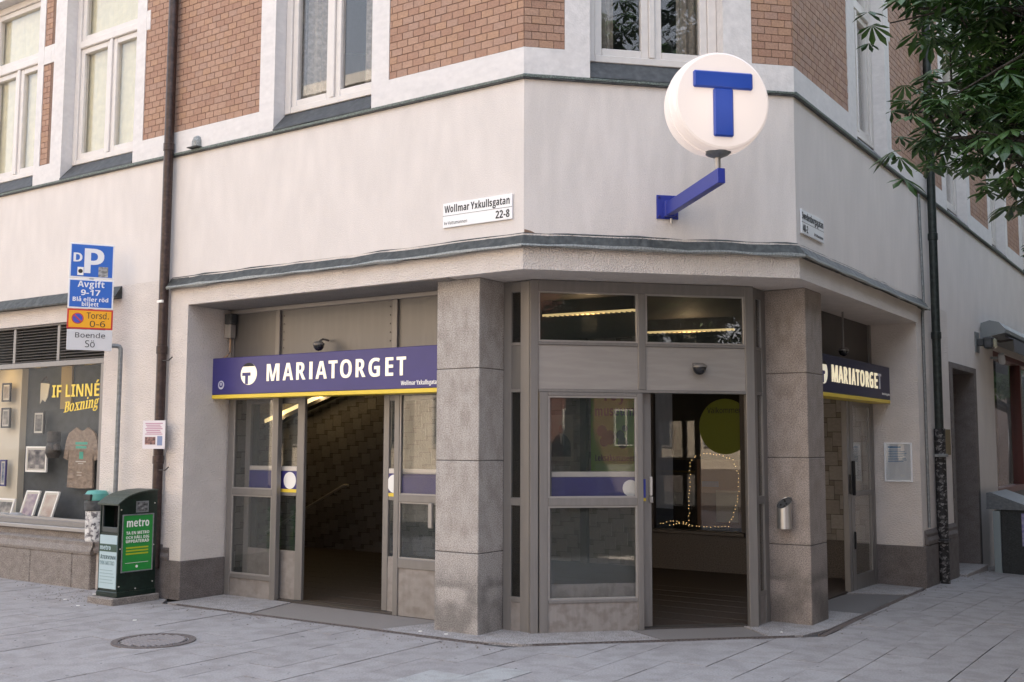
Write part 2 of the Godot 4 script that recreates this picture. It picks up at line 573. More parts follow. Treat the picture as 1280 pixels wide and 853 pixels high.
func ground() -> void:
	# roadway sheet to the horizon
	var st := begin()
	var xs := [-260.0, -60.0, 0.0, 3.0, 4.5, 6.0, 7.5, 9.0, 12.0, 40.0, 260.0]
	for i in xs.size() - 1:
		quad(st, Vector3(xs[i], gy(xs[i]) - 0.16, -260), Vector3(xs[i + 1], gy(xs[i + 1]) - 0.16, -260), Vector3(xs[i + 1], gy(xs[i + 1]) - 0.16, 260), Vector3(xs[i], gy(xs[i]) - 0.16, 260), Vector3.UP)
	obj("road", st, M.asphalt, self).set_meta("kind", "structure")
	# pavement bed around the corner
	var pave := Node3D.new()
	pave.name = "pavement"
	add_child(pave)
	pave.set_meta("kind", "structure")
	var cx := 0.0
	st = begin()
	for seg in [[-30.0, 3.0], [3.0, 4.5], [4.5, 6.0], [6.0, 7.5], [7.5, 9.0], [9.0, 34.0]]:
		var strip := PackedVector2Array([Vector2(seg[0], -40), Vector2(seg[1], -40), Vector2(seg[1], 12), Vector2(seg[0], 12)])
		var foot := PackedVector2Array([lpt(40, -1), lpt(40, 4.4), lpt(-1.83, 4.4), rpt(-1.83, 4.6), rpt(40, 4.6), rpt(40, -1), rpt(4, -14), lpt(4, -14)])
		for p in Geometry2D.intersect_polygons(strip, foot):
			prism(st, p, -0.022, 0.18)
	obj("mortar_bed", st, M.slab_joint, pave)
	# paving slabs laid in courses running away from the left street front
	var keep_out := PackedVector2Array([lpt(30, 0.0), lpt(6.3, 0.0), lpt(5.0, 0.02), lpt(4.75, 0.29), lpt(0.05, 0.20), Vector2(0.0, 0.06), Vector2(2.76, 0.06), rpt(0.1, 0.17), rpt(4.4, 0.06), rpt(4.9, 0.0), rpt(30, 0.0), rpt(4, -14), lpt(4, -14)])
	var list := []
	var row := 0
	var t := -22.0
	while t < 14.0:
		var shift := (0.35 if row % 2 == 0 else 0.0) + rng.randf_range(-0.05, 0.05)
		var o := -26.0 + shift
		while o < 6.4:
			var c := lpt(t + 0.178, o + 0.35)
			if c.distance_to(Vector2(0.5, 0.4)) < 13.0 and c.y < 6.0:
				var g := 0.0015
				var wide := rng.randf_range(0.004, 0.009) if rng.randf() < 0.4 else 0.0012
				var q := PackedVector2Array([lpt(t + wide, o + g), lpt(t + 0.355 - 0.001, o + g), lpt(t + 0.355 - 0.001, o + 0.7 - g), lpt(t + wide, o + 0.7 - g)])
				for p in Geometry2D.clip_polygons(q, keep_out):
					if not Geometry2D.is_polygon_clockwise(p) or true:
						list.append([c.distance_to(Vector2(-1.0, 3.0)), p, c, t, o])
			o += 0.7
		t += 0.355
		row += 1
	list.sort_custom(func(a, b): return a[0] < b[0])
	var rest := begin()
	for i in list.size():
		var p: PackedVector2Array = list[i][1]
		var top := rng.randf_range(-0.0025, 0.0025)
		var light: bool = list[i][3] < -0.05 and list[i][4] > 0.85 and list[i][3] > -6.0 and list[i][2].y > 0.7
		var m: Material = M.slab_light[0] if light else M.slab[rng.randi() % 5]
		if i < 300:
			var s := chamfered_slab(p, top)
			if s != null:
				obj("paving_slab", s, m, pave)
		else:
			prism(rest, p, top, 0.05)
	obj("paving_slabs_beyond", rest, M.slab[0], pave).set_meta("kind", "stuff")
	# granite apron in front of the doors, under the columns and in the recesses
	var apron := [
		[lpt(4.75, -0.62), lpt(4.75, 0.21), lpt(3.42, 0.185), lpt(3.62, -0.62)],
		[lpt(1.62, 0.14), lpt(0.55, 0.12), lpt(0.55, -0.62), lpt(1.36, -0.62)],
		[lpt(0.545, 0.12), Vector2(0.0, -0.03), Vector2(1.33, -0.03), Vector2(1.17, -0.62), Vector2(-0.2, -0.9), lpt(0.545, -0.62)],
		[Vector2(2.41, -0.03), Vector2(2.76, -0.03), rpt(0.5, 0.06), rpt(0.5, -0.62), Vector2(2.40, -0.62)],
		[rpt(0.505, 0.06), rpt(1.70, 0.05), rpt(1.70, -0.34), rpt(2.15, -0.62), rpt(0.505, -0.62)],
		[rpt(3.70, 0.02), rpt(4.62, 0.0), rpt(4.62, -0.6), rpt(3.25, -0.6), rpt(3.42, -0.42)],
	]
	for a in apron:
		st = begin()
		prism(st, PackedVector2Array(a), 0.002, 0.08)
		obj("granite_slab", st, M.apron, pave)
	var mats := [
		[lpt(3.41, 0.18), lpt(1.63, 0.135), lpt(1.37, -0.62), lpt(3.61, -0.62)],
		[Vector2(1.335, -0.035), Vector2(2.405, -0.035), Vector2(2.39, -0.62), Vector2(1.18, -0.62)],
		[rpt(1.705, 0.05), rpt(3.69, 0.02), rpt(3.41, -0.42), rpt(3.2, -0.6), rpt(2.16, -0.62), rpt(1.705, -0.335)],
	]
	var dirs := [Vector2(S, S), Vector2(1, 0), Vector2(S, -S)]
	for k in 3:
		st = begin()
		prism(st, PackedVector2Array(mats[k]), -0.008, 0.06)
		var mt := obj("door_mat", st, M.matting, pave)
		# raised ribs across the mat
		var ribs := begin()
		var d: Vector2 = dirs[k]
		var nrm := Vector2(-d.y, d.x)
		var pm := PackedVector2Array(mats[k])
		var cen := Vector2.ZERO
		for v in pm:
			cen += v / pm.size()
		for i in range(-26, 27):
			var c := cen + nrm * i * 0.028
			var q := PackedVector2Array([c - d * 3 - nrm * 0.006, c + d * 3 - nrm * 0.006, c + d * 3 + nrm * 0.006, c - d * 3 + nrm * 0.006])
			for p in Geometry2D.intersect_polygons(q, Geometry2D.offset_polygon(pm, -0.02)[0]):
				prism(ribs, p, 0.0, 0.012)
		obj("ribs", ribs, mat(lin(0.22, 0.205, 0.2), 0.8), mt).set_meta("kind", "stuff")
	# slot drain: two iron edges with cross bars
	for part in [[0, 4.58, 0.30, 0.245, 0.16], [1, 0.1, 2.66, 0.01, 0.01], [2, 0.15, 4.3, 0.115, 0.03]]:
		var dr := begin()
		var br := begin()
		var n := int(absf(part[2] - part[1]) / 0.05)
		for i in n:
			var a0 := lerpf(part[1], part[2], float(i) / n)
			var a1 := lerpf(part[1], part[2], float(i + 1) / n)
			var o0 := lerpf(part[3], part[4], float(i) / n)
			var am := lerpf(a0, a1, 0.55)
			var q := PackedVector2Array()
			for w in [[a0, o0 - 0.026], [am, o0 - 0.026], [am, o0 + 0.026], [a0, o0 + 0.026]]:
				var p3 := fp(part[0], w[0], w[1], 0)
				q.append(Vector2(p3.x, p3.z))
			prism(br, q, -0.004, 0.02)
		for side in [-1.0, 1.0]:
			var q := PackedVector2Array()
			for w in [[part[1], part[3] + side * 0.03], [part[2], part[4] + side * 0.03], [part[2], part[4] + side * 0.042], [part[1], part[3] + side * 0.042]]:
				var p3 := fp(part[0], w[0], w[1], 0)
				q.append(Vector2(p3.x, p3.z))
			prism(dr, q, 0.003, 0.05)
		var fl := PackedVector2Array()
		for w in [[part[1], part[3] - 0.03], [part[2], part[4] - 0.03], [part[2], part[4] + 0.03], [part[1], part[3] + 0.03]]:
			var p4 := fp(part[0], w[0], w[1], 0)
			fl.append(Vector2(p4.x, p4.z))
		prism(dr, fl, -0.014, 0.02)
		var d := obj("drain_channel", dr, M.iron, pave)
		obj("drain_bars", br, M.iron, d).set_meta("kind", "stuff")
	manhole(pave)
	pavement_dirt(pave)
	# litter on the slabs
	var bits := begin()
	for q in [[5.9, 0.75], [5.6, 0.45], [6.2, 1.7], [6.0, 0.3], [5.35, 0.95], [0.9, -0.02], [1.2, 0.0], [-1.7, -2.0], [4.0, 1.2]]:
		var p := lpt(q[0], q[1])
		var s := rng.randf_range(0.008, 0.02)
		box(bits, p.x - s, 0.002, p.y - s * 0.6, p.x + s, 0.008, p.y + s * 0.6, 0.001)
	obj("litter", bits, M.sign_white, self).set_meta("kind", "stuff")

func pavement_dirt(pave: Node3D) -> void:
	var R := RandomNumberGenerator.new()
	R.seed = 99
	var gum := begin()
	for i in 170:
		var p := lpt(R.randf_range(-5.0, 7.0), R.randf_range(0.35, 4.2)) if i % 3 > 0 else rpt(R.randf_range(-2.0, 7.0), R.randf_range(0.25, 3.5))
		var r := R.randf_range(0.006, 0.017)
		lathe(gum, [[0.0, 0.0036], [r * 0.8, 0.0034], [r, 0.001]], 8, Transform3D(Basis().scaled(Vector3(1.0, 1.0, R.randf_range(0.6, 1.0))), Vector3(p.x, gy(p.x), p.y)))
	obj("gum_spots", gum, mat(lin(0.17, 0.16, 0.165), 0.9), pave).set_meta("kind", "stuff")
	var grit := begin()
	for i in 420:
		var a := R.randf_range(0.0, 8.5)
		var o := 0.10 + absf(R.randfn()) * 0.16
		var p := lpt(a, o + (0.18 if a < 4.8 else 0.05))
		if i % 4 == 0:
			p = rpt(R.randf_range(0.3, 8.0), 0.06 + absf(R.randfn()) * 0.12)
		elif i % 4 == 1:
			p = lpt(5.9 + R.randfn() * 0.5, 0.45 + absf(R.randfn()) * 0.3)
		var s := R.randf_range(0.003, 0.009)
		var y := gy(p.x)
		var an := R.randf() * TAU
		var u := Vector3(cos(an), 0, sin(an)) * s * 1.6
		var v := Vector3(-sin(an), 0, cos(an)) * s * 0.8
		var c := Vector3(p.x, y + 0.002, p.y)
		var t := c + Vector3.UP * s * 0.9
		for k in [[u, v], [v, -u], [-u, -v], [-v, u]]:
			tri(grit, c + k[0], c + k[1], t, k[0] + k[1] + Vector3.UP)
	obj("grit", grit, mat(lin(0.14, 0.11, 0.085), 0.95), pave).set_meta("kind", "stuff")

func manhole(_pave: Node3D) -> void:
	var c := lpt(2.89, 1.81)
	var t := thing("manhole_cover", "round cast iron manhole cover with diagonal ribs in the pavement", "manhole cover", Transform3D(Basis(), Vector3(c.x, 0, c.y)))
	var st := begin()
	lathe(st, [[0.0, 0.003], [0.30, 0.003], [0.30, -0.02]], 40)
	obj("lid", st, mat(lin(0.045, 0.04, 0.04), 0.8), t)
	st = begin()
	lathe(st, [[0.315, -0.02], [0.315, 0.009], [0.375, 0.009], [0.38, -0.02]], 40)
	obj("ring", st, M.iron, t)
	st = begin()
	for i in range(-6, 7):
		var x := i * 0.045
		var h := sqrt(maxf(0.285 * 0.285 - x * x, 0.0))
		box(st, x - 0.013, 0.0, -h, x + 0.013, 0.011, h)
	obj("ribs", st, mat(lin(0.26, 0.24, 0.245), 0.7, 0.0), t, Transform3D(Basis(Vector3.UP, deg_to_rad(38)), Vector3.ZERO)).set_meta("kind", "stuff")
	st = begin()
	box(st, -0.06, 0.0, -0.035, 0.06, 0.014, 0.035, 0.005)
	obj("badge", st, mat(lin(0.25, 0.22, 0.21), 0.6, 0.4), t)

# ------------------------------------------------------------------ the corner building
const OPEN_L := [[1.94, 3.42, 1.70, 3.66], [5.98, 7.54, 5.79, 7.80], [8.19, 9.70, 8.05, 9.92]]
const OPEN_C := [[0.65, 2.02, 0.40, 2.32]]
const OPEN_R := [[2.13, 3.42, 1.83, 3.64], [6.72, 8.22, 6.45, 8.45], [10.24, 11.62, 9.97, 11.85], [13.5, 14.9, 13.2, 15.15], [17.0, 18.4, 16.7, 18.65]]

func opens(f: int) -> Array:
	return [OPEN_L, OPEN_C, OPEN_R][f]

func flen(f: int) -> float:
	return [25.0, W, 25.0][f]

func building_shell() -> void:
	building = thing("corner_building", "cream plaster and red brick corner building with a metro entrance in its cut-off corner", "building")
	var b := building
	# plaster band above the entrance, and the walls of the street fronts
	for f in 3:
		wall("plaster_band", f, 0.0, flen(f), rect(-0.4, 3.80, 0.0, 5.335), M.plaster, b)
	wall("lintel", 0, 0.0, 4.78, rect(-0.7, 3.46, 0.03, 3.80), M.rough_plaster, b)
	wall("lintel", 1, 0.0, W, rect(-0.66, 3.46, 0.03, 3.80), M.rough_plaster, b)
	wall("lintel", 2, 0.0, 4.63, rect(-0.66, 3.46, 0.03, 3.80), M.rough_plaster, b)
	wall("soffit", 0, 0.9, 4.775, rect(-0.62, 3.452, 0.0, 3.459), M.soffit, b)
	wall("pier", 0, 4.78, 5.10, rect(-0.7, 0.0, 0.025, 3.80), M.rough_plaster, b)
	wall("shop_pier", 0, 5.10, 6.42, rect(-0.7, 0.0, 0.0, 3.80), M.rough_plaster, b)
	wall("shop_head", 0, 6.42, 12.6, rect(-0.4, 3.41, 0.0, 3.80), M.rough_plaster, b)
	wall("street_wall", 0, 12.6, 25.0, rect(-0.4, -0.3, 0.0, 3.80), M.rough_plaster, b)
	wall("pier", 2, 4.63, 6.50, rect(-0.7, -0.4, 0.0, 3.80), M.rough_plaster, b)
	wall("doorway_head", 2, 6.50, 8.38, rect(-0.4, 3.06, 0.0, 3.80), M.plaster, b)
	wall("pier", 2, 8.38, 9.98, rect(-0.7, -0.9, 0.0, 3.80), M.plaster, b)
	wall("shop_head", 2, 9.98, 16.5, rect(-0.4, 3.5, 0.0, 3.80), M.plaster, b)
	wall("street_wall", 2, 16.5, 25.0, rect(-0.4, -2.0, 0.0, 3.80), M.plaster, b)
	# dark plinth stones
	for q in [[0, 4.755, 4.94, 0.0, 0.45, -0.62, 0.045], [0, 4.945, 5.35, 0.0, 0.45, -0.1, 0.045]]:
		fpart("plinth_stone", q[0], q[1], q[2], q[3], q[4], q[5], q[6], 0.006, M.plinth, b)
	for q in [[2, 4.605, 4.86, -0.3, 0.49, -0.6, 0.045], [2, 4.865, 5.3, -0.3, 0.49, -0.1, 0.045], [2, 5.55, 6.49, -0.4, 0.5, -0.1, 0.045]]:
		fpart("plinth_stone", q[0], q[1], q[2], q[3], q[4], q[5], q[6], 0.006, M.plinth, b)
	wall("plinth_moulding", 0, 4.98, 6.42, [[-0.05, 0.452], [0.05, 0.452], [0.055, 0.49], [0.03, 0.53], [0.035, 0.57], [0.012, 0.62], [-0.05, 0.63]], M.plinth, b)
	wall("plinth_moulding", 2, 4.72, 6.49, [[-0.05, 0.502], [0.05, 0.502], [0.055, 0.55], [0.03, 0.60], [0.035, 0.64], [0.012, 0.69], [-0.05, 0.70]], M.plinth, b)
	# sheet metal over the lintels, bent and a little wavy
	for q in [[0, 0.0, 5.11], [1, 0.0, W], [2, 0.0, 5.04]]:
		var fl := wall("flashing", q[0], q[1], q[2], [[-0.02, 3.812], [0.012, 3.812], [0.095, 3.69], [0.095, 3.672], [-0.02, 3.672]], M.flash, b, 26, 0.02)
		wall("drip_edge", q[0], q[1], q[2], [[0.09, 3.688], [0.102, 3.692], [0.106, 3.672], [0.094, 3.66]], M.lip, fl, 26, 0.02)
	wall("flashing", 0, 6.10, 12.8, [[-0.02, 3.79], [0.012, 3.79], [0.10, 3.655], [0.10, 3.635], [-0.02, 3.635]], M.flash, b, 20, 0.012)
	# thin stone ledge with green metal cover at the foot of the brick storey
	for f in 3:
		wall("ledge", f, 0.0, flen(f), [[-0.1, 5.322], [0.036, 5.322], [0.04, 5.345], [0.02, 5.354], [-0.1, 5.354]], M.verdigris, b, 30, 0.008)
		wall("ledge_drip", f, 0.0, flen(f), [[-0.02, 5.309], [0.03, 5.309], [0.03, 5.321], [-0.02, 5.321]], M.flash_dark, b)
	# white stone: band, window surrounds with blocks
	for f in 3:
		var edges := [0.0]
		for op in opens(f):
			edges.append(op[0])
			edges.append(op[1])
		edges.append(flen(f))
		for i in range(0, edges.size(), 2):
			if edges[i + 1] - edges[i] > 0.02:
				wall("stone_band", f, edges[i], edges[i + 1], rect(-0.35, 5.345, 0.012, 5.622), M.white_stone, b)
		for op in opens(f):
			for e in [[op[2], op[0], op[2]], [op[1], op[3], op[3]]]:
				wall("window_surround", f, e[0], e[1], rect(-0.35, 5.622, 0.012, 8.25), M.white_stone, b)
			wall("window_head", f, op[2], op[3], rect(-0.35, 8.25, 0.012, 8.75), M.white_stone, b)
			for e in [[op[2] - 0.075, op[2]], [op[3], op[3] + 0.075]]:
				if f == 0 and op[0] == 8.19 and e[0] < 8.0:
					continue
				fpart("quoin_block", f, e[0], e[1] - 0.001, 7.06, 7.32, -0.03, 0.0125, 0.004, M.white_stone, b)
	fpart("quoin_block", 0, 7.876, 8.048, 7.06, 7.32, -0.03, 0.0115, 0.003, M.white_stone, b)
	# stepped sheet metal sills
	for f in 3:
		for op in opens(f):
			wall("sill", f, op[0] + 0.004, op[1] - 0.004, [[-0.30, 5.58], [-0.165, 5.58], [0.025, 5.372], [0.028, 5.357], [-0.30, 5.357]], M.flash_dark, b, 8, 0.01)
	var chip := begin()
	extrude(chip, PackedVector2Array([Vector2(0.004, 3.806), Vector2(0.115, 3.806), Vector2(0.10, 3.818), Vector2(0.07, 3.832), Vector2(0.03, 3.842), Vector2(0.006, 3.846)]), -0.01, 0.003)
	obj("chipped_patch", chip, M.mortar, b)
	# roof and rear walls close the block
	var roof := begin()
	var a := FL * Vector3(-25, 0, 0)
	var c := FR * Vector3(25, 0, 0)
	extrude(roof, PackedVector2Array([Vector2(a.x, a.z), Vector2(0, 0), Vector2(W, 0), Vector2(c.x, c.z), Vector2(11.95, -26.2), Vector2(-9.2, -26.2)]), 0.0, 0.3, Transform3D(Basis(Vector3(1, 0, 0), Vector3(0, 0, 1), Vector3(0, -1, 0)), Vector3(0, 15.3, 0)))
	obj("roof", roof, M.flash_dark, b)
	for q in [[Vector2(a.x, a.z), Vector2(-9.2, -26.2)], [Vector2(-9.2, -26.2), Vector2(11.95, -26.2)], [Vector2(11.95, -26.2), Vector2(c.x, c.z)]]:
		var d: Vector2 = q[1] - q[0]
		var st := begin()
		box(st, 0, -2.0, 0.0, d.length(), 14.99, 0.3)
		obj("rear_wall", st, M.plaster, b, Transform3D(Basis(Vector3(d.x, 0, d.y).normalized(), Vector3.UP, Vector3(d.x, 0, d.y).normalized().cross(Vector3.UP)), Vector3(q[0].x, 0, q[0].y)))

func windows() -> void:
	for f in 3:
		for i in opens(f).size():
			var op: Array = opens(f)[i]
			var kind := 0 if f == 0 else (2 if f == 1 else 1)
			if f == 0 and i == 0:
				kind = 3
			window(f, op[0] + 0.003, op[1] - 0.003, kind)

func window(f: int, a0: float, a1: float, kind: int) -> void:
	var k := -1.0 if f == 0 else 1.0
	var x0 := minf(k * a0, k * a1)
	var x1 := maxf(k * a0, k * a1)
	var yb := 5.585
	var yt := 8.248
	var st := begin()
	# outer frame, stepped
	box(st, x0, yb, -0.30, x0 + 0.09, yt, -0.15, 0.006)
	box(st, x1 - 0.09, yb, -0.30, x1, yt, -0.15, 0.006)
	box(st, x0 + 0.091, yb, -0.30, x1 - 0.091, yb + 0.075, -0.155, 0.006)
	box(st, x0 + 0.091, yt - 0.09, -0.30, x1 - 0.091, yt, -0.15, 0.006)
	box(st, x0 + 0.091, 7.215, -0.30, x1 - 0.091, 7.315, -0.145, 0.01)
	var xm := (x0 + x1) * 0.5
	box(st, xm - 0.03, yb + 0.076, -0.30, xm + 0.03, 7.214, -0.15, 0.006)
	var w := obj("window", st, M.white_paint, building, frame_of(f))
	# casements
	for e in [[x0 + 0.092, xm - 0.031, yb + 0.077, 7.213], [xm + 0.031, x1 - 0.092, yb + 0.077, 7.213], [x0 + 0.092, x1 - 0.092, 7.317, yt - 0.092]]:
		st = begin()
		var cw := 0.075
		box(st, e[0], e[2], -0.25, e[0] + cw, e[3], -0.175, 0.006)
		box(st, e[1] - cw, e[2], -0.25, e[1], e[3], -0.175, 0.006)
		box(st, e[0] + cw + 0.001, e[2], -0.25, e[1] - cw - 0.001, e[2] + cw, -0.176, 0.006)
		box(st, e[0] + cw + 0.001, e[3] - cw, -0.25, e[1] - cw - 0.001, e[3], -0.176, 0.006)
		obj("casement", st, M.white_paint, w)
		st = begin()
		box(st, e[0] + cw, e[2] + cw, -0.222, e[1] - cw, e[3] - cw, -0.214)
		obj("pane", st, M.glass, w)
	# what hangs behind the panes
	if kind == 0 or kind == 1:
		var lo := yb if kind == 0 else 6.5
		st = begin()
		var n := 24
		for i in n:
			var xa := lerpf(x0, x1, float(i) / n)
			var xb := lerpf(x0, x1, float(i + 1) / n)
			var za := -0.275 + 0.006 * sin(i * 2.1)
			var zb := -0.275 + 0.006 * sin((i + 1) * 2.1)
			quad(st, Vector3(xa, lo, za), Vector3(xb, lo, zb), Vector3(xb, yt, zb), Vector3(xa, yt, za), Vector3(0, 0, 1))
			quad(st, Vector3(xa, lo, za - 0.004), Vector3(xb, lo, zb - 0.004), Vector3(xb, yt, zb - 0.004), Vector3(xa, yt, za - 0.004), Vector3(0, 0, -1))
		obj("blind", st, M.blind if kind == 0 else M.curtain, w)
	else:
		for side in [0, 1]:
			st = begin()
			var n := 14
			var wd := 0.34 if kind == 2 else 0.46
			for i in n:
				var xa := lerpf(0.0, wd, float(i) / n)
				var xb := lerpf(0.0, wd, float(i + 1) / n)
				var za := -0.40 + 0.03 * sin(i * 1.9)
				var zb := -0.40 + 0.03 * sin((i + 1) * 1.9)
				var o := x0 if side == 0 else x1 - wd
				quad(st, Vector3(o + xa, yb, za), Vector3(o + xb, yb, zb), Vector3(o + xb, yt, zb), Vector3(o + xa, yt, za), Vector3(0, 0, 1))
			obj("curtain", st, M.curtain, w)
	# the dim room
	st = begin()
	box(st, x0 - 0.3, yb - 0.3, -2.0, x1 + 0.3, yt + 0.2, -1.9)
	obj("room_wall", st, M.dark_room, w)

func brick_field(f: int, a0: float, a1: float, y0: float, y1: float) -> void:
	var p := 0.145
	var h := 0.0785
	var row := 0
	var y := y0 + 0.004
	while y < y1 - 0.02:
		var a := a0 - (p * 0.5 if row % 2 == 1 else 0.0)
		while a < a1:
			var s := maxf(a, a0) + 0.0045
			var e := minf(a + p, a1) - 0.0045
			if e - s > 0.015:
				var c := frame_of(f) * Vector3((-1.0 if f == 0 else 1.0) * (s + e) * 0.5, y + h * 0.5, 0)
				brick_list.append([c.distance_to(Vector3(-1.95, 1.8, 9.77)), f, s, e, y, minf(y + h - 0.009, y1)])
			a += p
		y += h
		row += 1

func bricks() -> void:
	var fields := [
		[0, 0.0, 1.70, 6.9], [0, 3.66, 5.79, 8.6], [0, 7.80, 8.05, 8.6], [0, 9.92, 25.0, 5.7],
		[1, 0.0, 0.40, 6.9], [1, 2.32, W, 6.9],
		[2, 0.0, 1.83, 8.0], [2, 3.64, 6.45, 10.0], [2, 8.45, 9.97, 11.4], [2, 11.85, 13.2, 12.4], [2, 15.15, 16.7, 12.4],
	]
	var panels := []
	for q in fields:
		panels.append(wall("brick_panel", q[0], q[1], q[2], rect(-0.35, 5.622, 0.0, 15.0), M.mortar, building))
		if q[3] > 6.0:
			if q[0] == 0 and q[1] == 7.80:
				brick_field(0, 7.875, 8.048, 5.63, 7.055)
				brick_field(0, 7.875, 8.048, 7.325, 8.6)
			else:
				brick_field(q[0], q[1], q[2], 5.624, q[3])
	for f in 3:
		for op in opens(f):
			wall("brick_panel", f, op[2], op[3], rect(-0.35, 8.75, 0.0, 15.0), M.mortar, building)
			if f == 2:
				brick_field(f, op[2], op[3], 8.76, 11.5)
	brick_list.sort_custom(func(a, b): return a[0] < b[0])
	var unit := BoxMesh.new()
	unit.size = Vector3.ONE
	var rest := []
	for i in M.brick.size():
		rest.append(begin())
	for i in brick_list.size():
		var q: Array = brick_list[i]
		var f: int = q[1]
		var k := -1.0 if f == 0 else 1.0
		var proud := 0.004 + rng.randf() * 0.003
		var m: int = rng.randi() % M.brick.size()
		if i < 300:
			var pi := 0
			for j in fields.size():
				if fields[j][0] == f and q[2] >= fields[j][1] - 0.01 and q[3] <= fields[j][2] + 0.01:
					pi = j
			var l := Transform3D(Basis.from_scale(Vector3(q[3] - q[2], q[5] - q[4], proud + 0.02)), Vector3(k * (q[2] + q[3]) * 0.5, (q[4] + q[5]) * 0.5, (proud - 0.02) * 0.5))
			put("brick", unit, M.brick[m], panels[pi], frame_of(f) * l)
		else:
			var st: SurfaceTool = rest[m]
			var x0: float = k * q[2]
			var x1: float = k * q[3]
			var fr := frame_of(f)
			var c := [fr * Vector3(x0, q[4], proud), fr * Vector3(x1, q[4], proud), fr * Vector3(x1, q[5], proud), fr * Vector3(x0, q[5], proud)]
			var d := [fr * Vector3(x0, q[4], -0.002), fr * Vector3(x1, q[4], -0.002), fr * Vector3(x1, q[5], -0.002), fr * Vector3(x0, q[5], -0.002)]
			quad(st, c[0], c[1], c[2], c[3], fr.basis.z)
			quad(st, c[0], c[1], d[1], d[0], -fr.basis.y)
			quad(st, c[2], c[3], d[3], d[2], fr.basis.y)
			quad(st, c[1], c[2], d[2], d[1], fr.basis.x * signf(x1 - x0))
			quad(st, c[0], c[3], d[3], d[0], -fr.basis.x * signf(x1 - x0))
	# the bricks past the nearest three hundred
	var far := ArrayMesh.new()
	for i in rest.size():
		rest[i].commit(far)
		far.surface_set_material(i, M.brick[i])
	put("brickwork", far, null, building).set_meta("kind", "stuff")

func columns() -> void:
	for f in [0, 2]:
		var a0 := 0.62
		var a1 := 1.15 if f == 0 else 1.14
		var o1 := -0.15 if f == 0 else -0.14
		var st := begin()
		fbox(st, f, a0 + 0.006, a1 - 0.006, -0.3, 3.459, -0.625, o1 - 0.006)
		var col := obj("column", st, M.joint, building, frame_of(f))
		var ys := [-0.3, 0.767, 1.659, 2.566, 3.458] if f == 0 else [-0.3, 0.796, 1.69, 2.57, 3.458]
		for i in 4:
			st = begin()
			fbox(st, f, a0, a1, ys[i] + (0.002 if i > 0 else 0.0), ys[i + 1] - (0.002 if i < 3 else 0.0), -0.63, o1, 0.007)
			obj("stone_block", st, (M.stone_foot if i == 0 else M.stone) if f == 0 else (M.stone_warm_foot if i == 0 else M.stone_warm), col)

# ------------------------------------------------------------------ door screens
func bars(list: Array, z0: float, z1: float, b: float = 0.004) -> SurfaceTool:
	var st := begin()
	for q in list:
		var d: float = q[4] if q.size() > 4 else 0.0
		box(st, q[0], q[2], z0, q[1], q[3], z1 + d, b)
	return st

func one(called: String, x0: float, x1: float, y0: float, y1: float, z0: float, z1: float, m: Material, parent: Node3D, b: float = 0.0, xf: Transform3D = Transform3D.IDENTITY) -> MeshInstance3D:
	var st := begin()
	box(st, x0, y0, z0, x1, y1, z1, b)
	return obj(called, st, m, parent, xf)

func disc(called: String, x: float, y: float, z: float, r: float, d: float, m: Material, parent: Node3D, xf: Transform3D = Transform3D.IDENTITY) -> MeshInstance3D:
	var st := begin()
	lathe(st, [[0.0, 0.0], [r, 0.0], [r, d], [0.0, d]], 40, Transform3D(Basis(Vector3(1, 0, 0), Vector3(0, 0, 1), Vector3(0, -1, 0)), Vector3(x, y, z)))
	return obj(called, st, m, parent, xf)

func leaf(x0: float, x1: float, y0: float, z: float, stile: float, wide: float, lead_right: bool, xf: Transform3D, kick: float, circle: float, cr: float) -> MeshInstance3D:
	var xa := x0 + (stile if lead_right else wide)
	var xb := x1 - (wide if lead_right else stile)
	var d := obj("door_leaf", bars([[x0, xa, y0 + 0.015, 2.37], [xb, x1, y0 + 0.015, 2.37], [xa + 0.001, xb - 0.001, 2.29, 2.37], [xa + 0.001, xb - 0.001, 1.205, 1.245]], z - 0.045, z), M.metal, building, xf)
	one("kick_plate", xa + 0.001, xb - 0.001, y0 + 0.015, kick, z - 0.04, z - 0.006, M.kick, d)
	one("bright_rail", xa + 0.001, xb - 0.001, 1.496, 1.55, z - 0.045, z - 0.002, M.rail, d, 0.004)
	one("blue_band", xa + 0.001, xb - 0.001, 1.285, 1.495, z - 0.03, z - 0.004, M.navy, d)
	one("yellow_line", xa + 0.001, xb - 0.001, 1.246, 1.284, z - 0.03, z - 0.004, M.sign_yellow, d)
	one("pane", xa, xb, kick, 1.21, z - 0.026, z - 0.018, M.glass_door, d)
	one("pane", xa, xb, 1.55, 2.30, z - 0.026, z - 0.018, M.glass_door, d)
	disc("white_dot", circle, 1.385, z - 0.004, cr, 0.003, M.sign_white, d)
	return d

